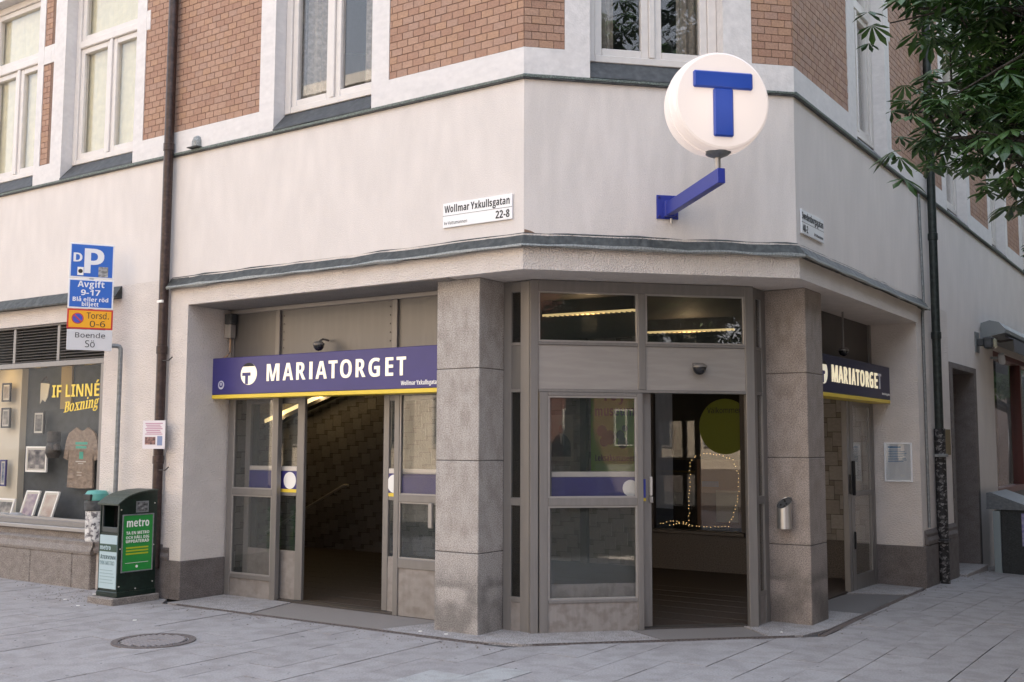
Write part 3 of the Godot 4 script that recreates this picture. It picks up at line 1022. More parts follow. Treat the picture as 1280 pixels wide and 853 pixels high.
func screens() -> void:
	# left street front
	var b := building
	var s := obj("door_screen", bars([
		[-4.75, -4.665, 0.0, 2.36], [-3.972, -3.885, 0.0, 2.36], [-2.09, -2.02, 0.0, 2.36], [-1.25, -1.12, 0.0, 2.36],
		[-4.75, -1.12, 2.361, 2.47], [-4.664, -3.973, 1.20, 1.275], [-2.019, -1.251, 1.20, 1.275], [-4.664, -3.973, 0.212, 0.262], [-2.019, -1.251, 0.50, 0.60],
		[-3.955, -3.885, 2.471, 3.40, 0.012], [-2.13, -2.06, 2.471, 3.40, 0.012], [-4.75, -4.70, 2.471, 3.40]], -0.68, -0.61), M.metal, b, FL)
	one("kick_plate", -4.664, -3.973, 0.0, 0.211, -0.66, -0.625, M.kick, s)
	one("kick_plate", -2.019, -1.251, 0.0, 0.499, -0.66, -0.625, M.kick, s)
	one("threshold", -4.66, -1.2, -0.02, 0.012, -0.78, -0.66, M.metal_dark, s)
	for q in [[-4.664, -3.973, 0.262, 1.20], [-4.664, -3.973, 1.275, 2.361], [-2.019, -1.251, 0.6, 1.20], [-2.019, -1.251, 1.275, 2.361]]:
		one("pane", q[0], q[1], q[2], q[3], -0.648, -0.64, M.glass_door, s)
		# glazing beads
		obj("glazing_bead", bars([[q[0], q[0] + 0.016, q[2], q[3]], [q[1] - 0.016, q[1], q[2], q[3]], [q[0] + 0.017, q[1] - 0.017, q[2], q[2] + 0.016], [q[0] + 0.017, q[1] - 0.017, q[3] - 0.016, q[3]]], -0.639, -0.618, 0.002), M.metal_light, s)
	for q in [[-4.70, -3.956], [-3.884, -2.131], [-2.059, -1.12]]:
		one("head_panel", q[0], q[1], 2.471, 3.40, -0.67, -0.63, M.metal_panel, s)
	one("top_trim", -4.75, -1.12, 3.401, 3.451, -0.68, -0.60, M.metal_light, s, 0.004)
	one("blue_band", -2.019, -1.251, 1.285, 1.47, -0.6645, -0.6495, M.navy, s)
	one("pull_handle", -1.575, -1.52, 0.94, 1.20, -0.60, -0.56, M.metal_light, s, 0.008)
	var rv := begin()
	for x in [-3.84, -2.18]:
		for i in 9:
			box(rv, x - 0.008, 2.56 + i * 0.095, -0.629, x + 0.008, 2.576 + i * 0.095, -0.622, 0.003)
	obj("rivets", rv, M.metal_dark, s).set_meta("kind", "stuff")
	leaf(-4.55, -3.55, 0.0, -0.71, 0.08, 0.115, true, FL, 0.57, -3.775, 0.1)
	leaf(-2.33, -1.33, 0.0, -0.71, 0.08, 0.08, false, FL, 0.60, -2.165, 0.1)
	# the corner
	s = obj("door_screen", bars([
		[0.18, 0.262, -0.02, 3.455], [2.44, 2.535, -0.05, 3.455], [0.274, 0.36, 0.0, 2.337], [1.273, 1.335, 0.0, 2.337], [1.293, 1.372, 2.37, 3.34],
		[0.263, 2.439, 2.338, 2.369], [0.263, 2.439, 3.345, 3.455], [0.263, 1.292, 2.808, 2.838], [1.373, 2.439, 2.808, 2.838],
		[0.361, 1.272, 0.278, 0.31], [0.361, 1.272, 1.217, 1.295], [0.361, 1.272, 2.30, 2.337]], -0.62, -0.55), M.metal, b, FC)
	one("kick_plate", 0.361, 1.272, 0.0, 0.277, -0.60, -0.566, M.kick, s)
	one("head_panel", 0.263, 1.292, 2.37, 2.807, -0.60, -0.57, M.metal_light, s)
	one("head_panel", 1.373, 2.439, 2.37, 2.807, -0.60, -0.57, M.metal_light, s)
	for q in [[0.361, 1.272, 0.31, 1.217], [0.361, 1.272, 1.295, 2.30], [0.263, 1.292, 2.838, 3.345], [1.373, 2.439, 2.838, 3.345]]:
		one("pane", q[0], q[1], q[2], q[3], -0.592, -0.584, M.glass_door, s)
		obj("glazing_bead", bars([[q[0], q[0] + 0.018, q[2], q[3]], [q[1] - 0.018, q[1], q[2], q[3]], [q[0] + 0.019, q[1] - 0.019, q[2], q[2] + 0.018], [q[0] + 0.019, q[1] - 0.019, q[3] - 0.018, q[3]]], -0.583, -0.558, 0.002), M.metal_light, s)
	one("threshold", 0.3, 2.44, -0.03, 0.012, -0.75, -0.62, M.metal_dark, s)
	var lf := leaf(0.37, 1.455, 0.0, -0.665, 0.05, 0.095, true, FC, 0.445, 1.235, 0.082)
	one("lock_case", 1.425, 1.458, 1.24, 1.30, -0.664, -0.62, M.metal_light, lf, 0.004)
	one("pull_handle", 1.43, 1.456, 1.31, 1.50, -0.664, -0.63, M.rail, lf, 0.006)
	one("edge_strip", 1.366, 1.392, 1.29, 1.475, -0.664, -0.66, M.navy_bright, lf)
	one("yellow_stud", 1.366, 1.392, 1.255, 1.285, -0.664, -0.655, M.sign_yellow, lf)
	# narrow side lights beside both columns
	for q in [[0, -0.612, -0.30, -0.52, -0.41, -0.56], [2, 0.255, 0.612, 0.35, 0.50, -0.575]]:
		var xf := frame_of(q[0])
		var z: float = q[5]
		var p := obj("side_light", bars([[q[1], q[3], -0.05, 3.455], [q[4], q[2], -0.05, 3.455], [q[3], q[4], 3.345, 3.455], [q[3], q[4], 2.338, 2.369], [q[3], q[4], 2.808, 2.838], [q[3], q[4], 1.217, 1.295], [q[3], q[4], 0.278, 0.33]], z - 0.04, z, 0.003), M.metal, b, xf)
		one("kick_plate", q[3], q[4], -0.05, 0.277, z - 0.03, z - 0.008, M.kick, p)
		one("head_panel", q[3], q[4], 2.37, 2.807, z - 0.03, z - 0.008, M.metal_panel, p)
		for e in [[0.331, 1.216], [1.296, 2.337], [2.839, 3.344]]:
			one("pane", q[3], q[4], e[0], e[1], z - 0.03, z - 0.022, M.glass_dark, p)
	# right street front
	s = obj("door_screen", bars([
		[4.52, 4.60, -0.06, 2.42], [1.15, 1.22, -0.06, 2.42], [3.40, 3.50, -0.06, 2.42], [1.15, 4.60, 2.421, 2.52], [4.52, 4.60, 2.521, 3.455]], -0.66, -0.59), M.metal, b, FR)
	one("head_panel", 1.15, 4.519, 2.521, 3.455, -0.65, -0.62, M.metal_dark, s)
	one("threshold", 1.2, 4.52, -0.08, -0.045, -0.75, -0.6, M.metal_dark, s)
	var d := obj("door_leaf", bars([[3.55, 3.69, -0.05, 2.41], [4.43, 4.51, -0.05, 2.41], [3.691, 4.429, 2.33, 2.41], [3.691, 4.429, 1.16, 1.22], [3.691, 4.429, -0.05, 0.16]], -0.64, -0.595), M.metal, b, FR)
	one("pane", 3.69, 4.43, 0.16, 1.16, -0.622, -0.614, M.glass_door, d)
	one("pane", 3.69, 4.43, 1.22, 2.33, -0.622, -0.614, M.glass_door, d)
	one("pull_handle", 3.58, 3.60, 1.18, 1.62, -0.594, -0.55, M.black, d, 0.006)
	one("pull_handle", 3.44, 3.47, 1.20, 1.45, -0.589, -0.56, M.black, d, 0.006)
	one("hinge", 3.62, 3.64, 0.5, 0.72, -0.594, -0.57, M.black, d, 0.004)

# ------------------------------------------------------------------ the hall behind the doors
var tiles_made := 0
func tiled_wall(xf: Transform3D, x0: float, x1: float, y0: float, y1: float, seen: Rect2) -> void:
	var a := 0.2
	var b := 0.07
	var g := 0.004
	var w := one("tiled_wall", x0, x1, y0, y1, -0.2, 0.0, M.grout, building, 0.0, xf)
	var unit := BoxMesh.new()
	unit.size = Vector3.ONE
	var rest := begin()
	var small := begin()
	var bounds := Rect2(x0, y0, x1 - x0, y1 - y0)
	for i in range(-80, 81):
		for j in range(-80, 81):
			var p := Vector2(x0, y0) + Vector2(a, b) * i + Vector2(-b, a) * j
			for big in [true, false]:
				var s := a if big else b
				var q := p if big else p + Vector2(a, 0)
				var r := Rect2(q + Vector2(g, g), Vector2(s - 2 * g, s - 2 * g)).intersection(bounds)
				if r.size.x < 0.012 or r.size.y < 0.012:
					continue
				var c := r.get_center()
				if not big:
					box(small, r.position.x, r.position.y, -0.005, r.end.x, r.end.y, 0.004)
				elif seen.has_point(c) and tiles_made < 300:
					tiles_made += 1
					put("tile", unit, M.tile[rng.randi() % 3], w, Transform3D(Basis.from_scale(Vector3(r.size.x, r.size.y, 0.014)), Vector3(c.x, c.y, rng.randf_range(-0.0015, 0.001))))
				else:
					box(rest, r.position.x, r.position.y, -0.006, r.end.x, r.end.y, 0.006)
	obj("small_tiles", small, M.tile_small, w).set_meta("kind", "stuff")
	obj("tiles_beyond", rest, M.tile[0], w).set_meta("kind", "stuff")

func interior() -> void:
	var b := building
	# floor and ceiling
	var pts := [lpt(11.2, -1.1), lpt(4.8, -1.1), lpt(4.8, -0.63), lpt(0.6, -0.63), Vector2(0.16, -0.625), Vector2(2.58, -0.625), rpt(0.6, -0.63), rpt(4.72, -0.63), rpt(4.72, -2.3), lpt(0.05, -6.3), lpt(11.2, -6.3)]
	var poly := PackedVector2Array(pts)
	var down := Transform3D(Basis(Vector3(1, 0, 0), Vector3(0, 0, 1), Vector3(0, -1, 0)), Vector3.ZERO)
	var st := begin()
	extrude(st, poly, 0.006, 0.15, down)
	obj("hall_floor", st, M.floor, b)
	# floor tiles' joints run as thin strips of paler stone
	var fl := begin()
	for i in range(0, 16):
		for q in Geometry2D.intersect_polygons(PackedVector2Array([lpt(-4, -0.9 - i * 0.4), lpt(11, -0.9 - i * 0.4), lpt(11, -0.912 - i * 0.4), lpt(-4, -0.912 - i * 0.4)]), poly):
			prism(fl, q, 0.0, 0.003)
	obj("floor_joints", fl, M.dado, b).set_meta("kind", "stuff")
	st = begin()
	extrude(st, poly, -3.6, -3.46, down)
	obj("hall_ceiling", st, M.dado, b)
	# walls
	tiled_wall(FL * Transform3D(Basis(), Vector3(0, 0, -6.2)), -3.9, -1.86, 0.0, 3.46, Rect2(-3.8, 0.9, 1.9, 1.9))
	tiled_wall(FL * Transform3D(Basis(), Vector3(0, 0, -5.5)), -11.2, -3.9, -0.02, 3.46, Rect2(-8.3, 0.0, 2.2, 2.75))
	tiled_wall(FL * Transform3D(Basis(), Vector3(0, 0, -6.64)), -0.35, 1.33, 0.51, 3.46, Rect2(0.2, 0.5, 1.2, 2.0))
	tiled_wall(FR * Transform3D(Basis(), Vector3(0, 0, -6.76)), -1.33, -0.86, 0.3, 3.46, Rect2(-1.33, 0.3, 0.5, 2.1))
	one("dado", -1.36, -0.85, 0.0, 0.298, -6.96, -6.75, M.dado, b, 0.0, FR)
	one("dado", -0.35, 1.33, -0.1, 0.508, -6.84, -6.62, M.dado, b, 0.0, FL)
	one("hall_wall", -3.899, -3.7, 0.0, 3.46, -6.4, -5.51, M.dado, b, 0.0, FL)
	one("hall_wall", -11.4, -11.2, 0.0, 3.46, -6.4, -1.0, M.dado, b, 0.0, FL)
	one("hall_wall", -11.2, -4.79, 0.0, 3.46, -1.15, -0.95, M.dark_room, b, 0.0, FL)
	one("hall_wall", -0.36, -0.2, 0.0, 3.46, -6.9, -6.2, M.dado, b, 0.0, FL)
	one("hall_pillar", -3.02, -2.9, 0.0, 3.46, -6.195, -6.12, M.metal_dark, b, 0.0, FL)
	# kiosk front: stone bench wall, ledge and a glazed opening
	var k := one("kiosk_front", -1.859, -0.36, 0.0, 0.52, -6.4, -6.2, M.dado, b, 0.0, FL)
	one("ledge", -1.859, -0.36, 0.521, 0.575, -6.4, -6.14, M.metal_dark, k, 0.006)
	obj("window_frame", bars([[-1.86, -1.80, 0.576, 2.9], [-0.42, -0.36, 0.576, 2.9], [-1.799, -0.421, 2.84, 2.9]], -6.3, -6.2), M.metal_dark, k)
	one("fascia", -1.86, -0.36, 2.901, 3.46, -6.4, -6.2, M.dark_room, k)
	one("back", -1.86, -0.36, 0.0, 3.46, -7.1, -7.0, M.dark_room, k)
	one("pane", -1.80, -0.42, 0.576, 2.84, -6.252, -6.244, M.glass, k)
	var dsk := disc("green_disc", -0.66, 2.08, -6.24, 0.40, 0.004, mat(lin(0.16, 0.19, 0.012), 0.6), k)
	text(dsk, "Välkommen", plain_font, -0.93, 2.27, -0.40, 2.36, -6.234, 0.002, M.ink)
	# things in the hall
	var t := thing("poster", "tall green toy museum poster behind the glass of the corner door", "poster", FL * Transform3D(Basis(), Vector3(0, 0, -6.19)))
	one("sheet", -2.86, -2.02, 1.40, 2.74, 0.0, 0.006, mat(lin(0.24, 0.5, 0.05), 0.6), t)
	text(t, "Toy", bold, -2.66, 2.42, -2.24, 2.68, 0.007, 0.003, M.ink)
	text(t, "museum", bold, -2.78, 2.25, -2.10, 2.37, 0.007, 0.003, M.ink)
	var blob := begin()
	for q in [[-2.66, 2.02, 0.09], [-2.52, 1.92, 0.11], [-2.62, 1.86, 0.08], [-2.34, 1.96, 0.07], [-2.26, 2.06, 0.05], [-2.3, 1.84, 0.09]]:
		lathe(blob, [[0.0, 0.0], [q[2], 0.0], [q[2], 0.002], [0.0, 0.002]], 18, Transform3D(Basis(Vector3(1, 0, 0), Vector3(0, 0, 1), Vector3(0, -1, 0)), Vector3(q[0], q[1], 0.008)))
	obj("toy_figures", blob, mat(lin(0.05, 0.09, 0.03), 0.6), t).set_meta("kind", "stuff")
	text(t, "Leksaksmuseet", bold, -2.78, 1.56, -2.10, 1.66, 0.007, 0.003, M.ink)
	t = thing("poster", "pale poster of a man in a dark suit beside the green poster", "poster", FL * Transform3D(Basis(), Vector3(0, 0, -6.19)))
	one("sheet", -3.62, -3.18, 1.55, 2.28, 0.0, 0.006, mat(lin(0.42, 0.39, 0.34), 0.6), t)
	var suit := begin()
	extrude(suit, PackedVector2Array([Vector2(-3.58, 1.62), Vector2(-3.22, 1.62), Vector2(-3.23, 1.84), Vector2(-3.30, 1.94), Vector2(-3.37, 1.98), Vector2(-3.43, 1.98), Vector2(-3.50, 1.94), Vector2(-3.57, 1.84)]), 0.006, 0.008)
	obj("suit", suit, M.ink, t)
	var shirt := begin()
	extrude(shirt, PackedVector2Array([Vector2(-3.40, 1.80), Vector2(-3.37, 1.985), Vector2(-3.43, 1.985)]), 0.006, 0.009)
	obj("shirt", shirt, M.sign_white, t)
	var head := begin()
	lathe(head, [[0.0, 0.0], [0.055, 0.0], [0.055, 0.002], [0.0, 0.002]], 20, Transform3D(Basis(Vector3(0.85, 0, 0), Vector3(0, 0, 1), Vector3(0, -1.2, 0)), Vector3(-3.40, 2.05, 0.008)))
	obj("face", head, mat(lin(0.36, 0.2, 0.14), 0.6), t)
	# poster in the kiosk window
	t = thing("poster", "reddish poster framed by fairy lights in the kiosk window", "poster", FL * Transform3D(Basis(), Vector3(0, 0, -6.45)))
	one("sheet", -1.2, -0.5, 0.62, 1.6, 0.0, 0.008, mat(lin(0.13, 0.075, 0.05), 0.6), t)
	one("pale_panel", -0.9, -0.56, 0.7, 1.15, 0.008, 0.011, mat(lin(0.3, 0.27, 0.22), 0.6), t)
	one("blue_panel", -1.12, -0.86, 1.2, 1.28, 0.008, 0.011, mat(lin(0.05, 0.08, 0.18), 0.6), t)
	# fairy lights
	t = thing("fairy_lights", "string of warm fairy lights round the poster in the kiosk window", "fairy lights", FL * Transform3D(Basis(), Vector3(0, 0, -6.26)))
	var way := [Vector2(-1.72, 0.64), Vector2(-1.5, 0.70), Vector2(-1.25, 0.66), Vector2(-1.24, 1.1), Vector2(-1.22, 1.55), Vector2(-1.12, 1.66), Vector2(-0.95, 1.69), Vector2(-0.75, 1.67), Vector2(-0.56, 1.60), Vector2(-0.47, 1.40), Vector2(-0.48, 1.1), Vector2(-0.56, 0.80), Vector2(-0.64, 0.66), Vector2(-0.9, 0.63), Vector2(-1.2, 0.64), Vector2(-1.45, 0.66), Vector2(-1.6, 0.62)]
	var wire := []
	var bulbs := begin()
	for i in way.size() - 1:
		var n := int(way[i].distance_to(way[i + 1]) / 0.062) + 1
		for j in n:
			var p: Vector2 = way[i].lerp(way[i + 1], float(j) / n)
			var w := Vector3(p.x + rng.randf_range(-0.01, 0.01), p.y + rng.randf_range(-0.01, 0.01), rng.randf_range(0.0, 0.01))
			wire.append(w)
			var s := 0.0045
			box(bulbs, w.x - s, w.y - s, w.z - s, w.x + s, w.y + s, w.z + s, 0.003)
	var ws := begin()
	tube(ws, wire, 0.0025, 5)
	obj("wire", ws, M.black, t)
	obj("bulbs", bulbs, glow(Color(1.0, 0.82, 0.55), 0.5), t).set_meta("kind", "stuff")
	# slanting wall light over the stairs and the handrail
	t = thing("stair_light", "slanting fluorescent strip light on the tiled wall above the stairs", "strip light", FL * Transform3D(Basis(Vector3(0, 0, 1), 0.305), Vector3(-8.05, 2.56, -5.45)))
	one("housing", -1.2, 1.5, -0.11, -0.045, 0.0, 0.2, M.metal_dark, t)
	one("tube", -1.2, 1.5, -0.044, 0.045, 0.02, 0.15, glow(Color(1.0, 0.9, 0.66), 0.24), t)
	for x in [-0.8, 0.3, 1.2]:
		lamp(t, Vector3(x, -0.02, 0.24), Color(1.0, 0.86, 0.62), 0.032, 0.08)
	t = thing("handrail", "dark metal handrail sloping down along the tiled stair wall", "handrail", FL * Transform3D(Basis(), Vector3(0, 0, -5.4)))
	st = begin()
	tube(st, [Vector3(-7.20, 1.10, 0), Vector3(-7.28, 1.10, 0), Vector3(-7.36, 1.07, 0), Vector3(-9.2, 0.20, 0)], 0.024, 10)
	obj("rail", st, M.rail, t)
	for x in [-7.55, -8.6]:
		st = begin()
		tube(st, [Vector3(x, 0.98 + (x + 7.55) * 0.47, 0), Vector3(x, 0.93 + (x + 7.55) * 0.47, 0), Vector3(x, 0.92 + (x + 7.55) * 0.47, -0.09)], 0.012, 8)
		obj("bracket", st, M.metal_dark, t)
	# ceiling strips
	var names := ["ceiling strip light behind the left transom pane of the corner door", "ceiling strip light behind the right transom pane of the corner door"]
	var at := [[Vector3(0.69, 3.30, -2.25), Vector3(1.57, 3.30, -1.52)], [Vector3(2.43, 3.30, -3.81), Vector3(3.41, 3.30, -3.18)]]
	for i in 2:
		var p: Vector3 = at[i][0]
		var q: Vector3 = at[i][1]
		var d := (q - p).normalized()
		t = thing("ceiling_light", names[i], "ceiling light", Transform3D(Basis(d, Vector3.UP, d.cross(Vector3.UP)), (p + q) * 0.5), "ceiling lights in the hall")
		var h := p.distance_to(q) * 0.5
		one("housing", -h, h, 0.012, 0.16, -0.05, 0.05, M.metal_dark, t)
		one("tube", -h, h, -0.012, 0.011, -0.04, 0.04, glow(Color(1.0, 0.88, 0.62), 0.13), t)
		var gr := begin()
		for j in 18:
			var x := lerpf(-h, h, (j + 0.5) / 18.0)
			box(gr, x - 0.006, -0.02, -0.045, x + 0.006, -0.0125, 0.045)
		obj("louvre", gr, M.metal_dark, t).set_meta("kind", "stuff")
		lamp(t, Vector3(0, -0.12, 0), Color(1.0, 0.86, 0.66), 0.028, 0.1)

func lamp(parent: Node3D, at: Vector3, c: Color, e: float, size: float) -> void:
	var l := OmniLight3D.new()
	l.name = "lamp_glow"
	l.light_color = c
	l.light_energy = e
	l.omni_range = 12.0
	l.omni_attenuation = 2.0
	l.light_size = size
	l.shadow_enabled = true
	l.position = at
	parent.add_child(l, true)

# ------------------------------------------------------------------ the shop window on the left
func shop() -> void:
	var b := building
	var w := obj("shop_window", bars([
		[-12.6, -6.425, 3.385, 3.41], [-12.6, -6.425, 2.835, 2.905], [-6.56, -6.425, 0.70, 2.834], [-6.50, -6.425, 2.906, 3.384], [-7.545, -7.485, 2.906, 3.384], [-8.585, -8.525, 2.906, 3.384], [-9.62, -9.56, 2.906, 3.384],
		[-12.6, -6.601, 0.735, 0.80]], -0.16, -0.055), M.metal, b, FL)
	one("sill", -12.6, -6.40, 0.685, 0.734, -0.3, 0.03, M.metal_light, w, 0.006)
	one("bottom_rail", -12.6, -6.601, 0.801, 0.83, -0.14, -0.06, M.metal_light, w, 0.003)
	one("pane", -9.6, -6.561, 0.83, 2.834, -0.1, -0.092, M.glass_shop, w)
	one("pane", -12.6, -9.601, 0.83, 2.834, -0.1, -0.092, M.glass_shop, w)
	one("vent_back", -12.6, -6.51, 2.906, 3.384, -0.3, -0.28, M.black, w)
	for bay in [[-7.484, -6.501], [-8.524, -7.546], [-9.559, -8.586]]:
		for i in 12:
			var st := begin()
			var y := 2.915 + i * 0.039
			extrude(st, PackedVector2Array([Vector2(-0.15, y + 0.026), Vector2(-0.145, y + 0.034), Vector2(-0.06, y + 0.006), Vector2(-0.065, y - 0.002)]), -bay[1], -bay[0], Transform3D(Basis(Vector3(0, 0, 1), Vector3.UP, Vector3(-1, 0, 0)), Vector3.ZERO))
			obj("louvre_slat", st, M.metal, w)
	# the display box behind the glass
	one("display_back", -9.5, -6.42, 0.68, 3.4, -0.92, -0.86, mat(lin(0.085, 0.095, 0.105), 0.85, 0.0, noise(61, 0.02, grey(0.8), grey(1.0)), 0.8), w)
	one("display_back", -12.6, -9.501, 0.68, 3.4, -0.92, -0.76, mat(lin(0.62, 0.57, 0.47), 0.85), w)
	one("display_floor", -12.6, -6.42, 0.60, 0.7, -0.859, -0.17, mat(lin(0.10, 0.095, 0.09), 0.8), w)
	one("display_top", -12.6, -6.42, 2.95, 3.0, -0.859, -0.31, M.dado, w)
	one("display_side", -6.46, -6.425, 0.7, 2.95, -0.859, -0.17, M.dado, w)
	one("display_side", -12.65, -12.6, 0.5, 3.4, -0.859, -0.1, M.dado, w)
	one("hanging_strip", -8.60, -8.34, 2.3, 2.949, -0.85, -0.82, mat(lin(0.30, 0.24, 0.13), 0.85), w)
	text(w, "IF LINNÉ", bold, -7.66, 2.42, -6.62, 2.63, -0.091, 0.004, M.sign_yellow)
	text(w, "Boxning", serif, -0.37, -0.09, 0.37, 0.11, 0.0, 0.004, M.sign_yellow, Transform3D(Basis(Vector3(1, 0.09, 0), Vector3(0.22, 1, 0), Vector3(0, 0, 1)), Vector3(-7.0, 2.29, -0.091)))
	one("strip_lamp", -12.0, -6.8, 2.93, 2.948, -0.5, -0.42, glow(Color(1.0, 0.86, 0.55), 0.15), w)
	for x in [-7.4, -8.6, -9.8]:
		lamp(w, Vector3(x, 2.86, -0.46), Color(1.0, 0.84, 0.55), 0.012, 0.08)
	# base wall of big stones
	var xs := [-6.42, -6.80, -7.72, -8.45, -9.4, -10.4, -11.5, -12.6]
	for i in xs.size() - 1:
		one("base_stone", xs[i + 1] + 0.003, xs[i] - 0.003, -0.02, 0.425, -0.4, 0.085, M.base_stone, b, 0.012, FL)
	var st2 := begin()
	run(st2, 0, 6.42, 12.6, [[-0.4, 0.426], [0.09, 0.426], [0.095, 0.46], [0.06, 0.53], [0.06, 0.575], [-0.02, 0.60], [-0.02, 0.684], [-0.4, 0.684]], 1)
	obj("base_moulding", st2, M.base_stone, b)
	# goods on show
	var z := FL * Transform3D(Basis(), Vector3(0, 0, -0.6))
	var t := thing("t_shirt", "brown t-shirt with green print hung flat in the shop window", "t-shirt", FL * Transform3D(Basis(), Vector3(-7.95, 1.62, -0.78)))
	var st := begin()
	var half := [Vector2(0.0, -0.44), Vector2(0.30, -0.43), Vector2(0.275, 0.12), Vector2(0.31, -0.05), Vector2(0.41, -0.02), Vector2(0.36, 0.22), Vector2(0.30, 0.33), Vector2(0.13, 0.41), Vector2(0.07, 0.375), Vector2(0.0, 0.36)]
	var pl := PackedVector2Array()
	for q in half:
		pl.append(q)
	for i in range(half.size() - 2, 0, -1):
		pl.append(Vector2(-half[i].x, half[i].y))
	extrude(st, pl, 0.0, 0.03)
	obj("cloth", st, with_bump(mat(lin(0.36, 0.28, 0.22), 0.95, 0.0, noise(62, 0.02, grey(0.75), grey(1.0)), 1.3), noise(63, 0.012, grey(0.0), grey(1.0), 3), 3.0), t)
	var pr := begin()
	for q in [[-0.13, 0.17, 0.15, 0.205], [-0.12, 0.115, 0.13, 0.15], [-0.03, -0.03, 0.06, 0.07]]:
		box(pr, q[0], q[1], 0.031, q[2], q[3], 0.033)
	obj("green_print", pr, mat(lin(0.08, 0.36, 0.27), 0.8), t)
	pr = begin()
	for q in [[-0.11, -0.075, 0.13, -0.06], [-0.05, -0.10, 0.07, -0.09], [-0.07, -0.22, 0.04, -0.212], [-0.07, -0.26, 0.04, -0.252]]:
		box(pr, q[0], q[1], 0.031, q[2], q[3], 0.033)
	obj("pale_print", pr, mat(lin(0.55, 0.52, 0.48), 0.8), t)
	picture(-9.06, -8.79, 1.93, 2.27, -0.7, 0.0, 70, "small dark framed picture below the pennant in the shop window", M.black)
	picture(-9.20, -8.68, 1.39, 1.76, -0.7, 0.0, 71, "wide framed group photograph left of the t-shirt in the shop window", M.sign_white)
	picture(-9.84, -9.62, 2.42, 2.70, -0.66, 0.0, 72, "upper black framed picture on the pale panel of the shop window", M.black)
	picture(-9.83, -9.60, 2.03, 2.33, -0.66, 0.0, 73, "lower black framed picture on the pale panel of the shop window", M.black)
	picture(-9.57, -9.09, 0.705, 1.02, -0.42, -0.25, 74, "dark portrait photograph standing at the far left of the shop window", M.sign_white)
	picture(-9.02, -8.68, 0.705, 1.15, -0.5, -0.3, 75, "pale leaning print of a purple figure, left of its pair", M.sign_white)
	picture(-8.56, -8.22, 0.705, 1.15, -0.5, -0.3, 76, "pale leaning print of a faint figure, right of its pair", M.sign_white)
	picture(-9.80, -9.64, 1.17, 1.56, -0.66, 0.0, 77, "narrow blue picture on the pale panel of the shop window", M.navy)
	t = thing("pennant", "white pennant with a forked end hanging in the shop window", "pennant", z)
	st = begin()
	extrude(st, PackedVector2Array([Vector2(-8.90, 2.68), Vector2(-8.90, 2.38), Vector2(-8.84, 2.44), Vector2(-8.78, 2.40), Vector2(-8.72, 2.47), Vector2(-8.68, 2.66)]), -0.1, -0.09)
	obj("cloth", st, mat(lin(0.6, 0.58, 0.5), 0.9), t)
	st = begin()
	tube(st, [Vector3(-8.90, 2.68, -0.09), Vector3(-8.79, 2.77, -0.1), Vector3(-8.68, 2.66, -0.09)], 0.006, 6)
	obj("cord", st, M.wood_dark, t)
	t = thing("boxing_glove", "worn dark boxing glove hanging beside the brown t-shirt", "boxing glove", FL * Transform3D(Basis(), Vector3(-8.53, 1.79, -0.70)))
	st = begin()
	lathe(st, [[0.0, -0.20], [0.08, -0.19], [0.11, -0.12], [0.10, -0.02], [0.085, 0.02], [0.095, 0.05], [0.09, 0.17], [0.075, 0.185], [0.0, 0.18]], 18)
	obj("padding", st, mat(lin(0.06, 0.045, 0.035), 0.55, 0.0, noise(64, 0.03, grey(0.5), grey(1.0)), 1.5), t)
	st = begin()
	lathe(st, [[0.0, -0.06], [0.04, -0.04], [0.045, 0.03], [0.0, 0.06]], 12, Transform3D(Basis(Vector3(0, 0, 1), 0.3), Vector3(0.11, -0.04, 0.02)))
	obj("thumb", st, mat(lin(0.06, 0.045, 0.035), 0.55), t)
	# white punching mitts on the floor of the window
	for q in [[-9.06, 0.09, 0.13, [0.62, 0.62, 0.62], "round white boxing mitt on the window floor, left of a pair"], [-8.73, 0.1, 0.14, [0.55, 0.56, 0.6], "round white boxing mitt on the window floor, right of a pair"], [-8.02, 0.075, 0.2, [0.6, 0.5, 0.44], "pinkish boxing glove lying on the window floor"]]:
		t = thing("boxing_mitt", q[4], "boxing mitt", FL * Transform3D(Basis(Vector3.UP, q[0] * 3.0), Vector3(q[0], 0.70, -0.30)), "boxing mitts on the window floor")
		var m := mat(lin(q[3][0], q[3][1], q[3][2]), 0.6, 0.0, noise(65, 0.03, grey(0.75), grey(1.0)), 1.6)
		st = begin()
		lathe(st, [[0.0, 0.0], [q[2] * 0.8, 0.0], [q[2], q[1] * 0.5], [q[2] * 0.9, q[1]], [q[2] * 0.5, q[1] * 1.35], [0.0, q[1] * 1.45]], 20)
		obj("padding", st, m, t)
		st = begin()
		lathe(st, [[0.0, 0.0], [0.05, 0.01], [0.06, 0.05], [0.03, 0.08], [0.0, 0.085]], 12, Transform3D(Basis(), Vector3(q[2] * 1.05, 0, 0.02)))
		obj("thumb", st, m, t)

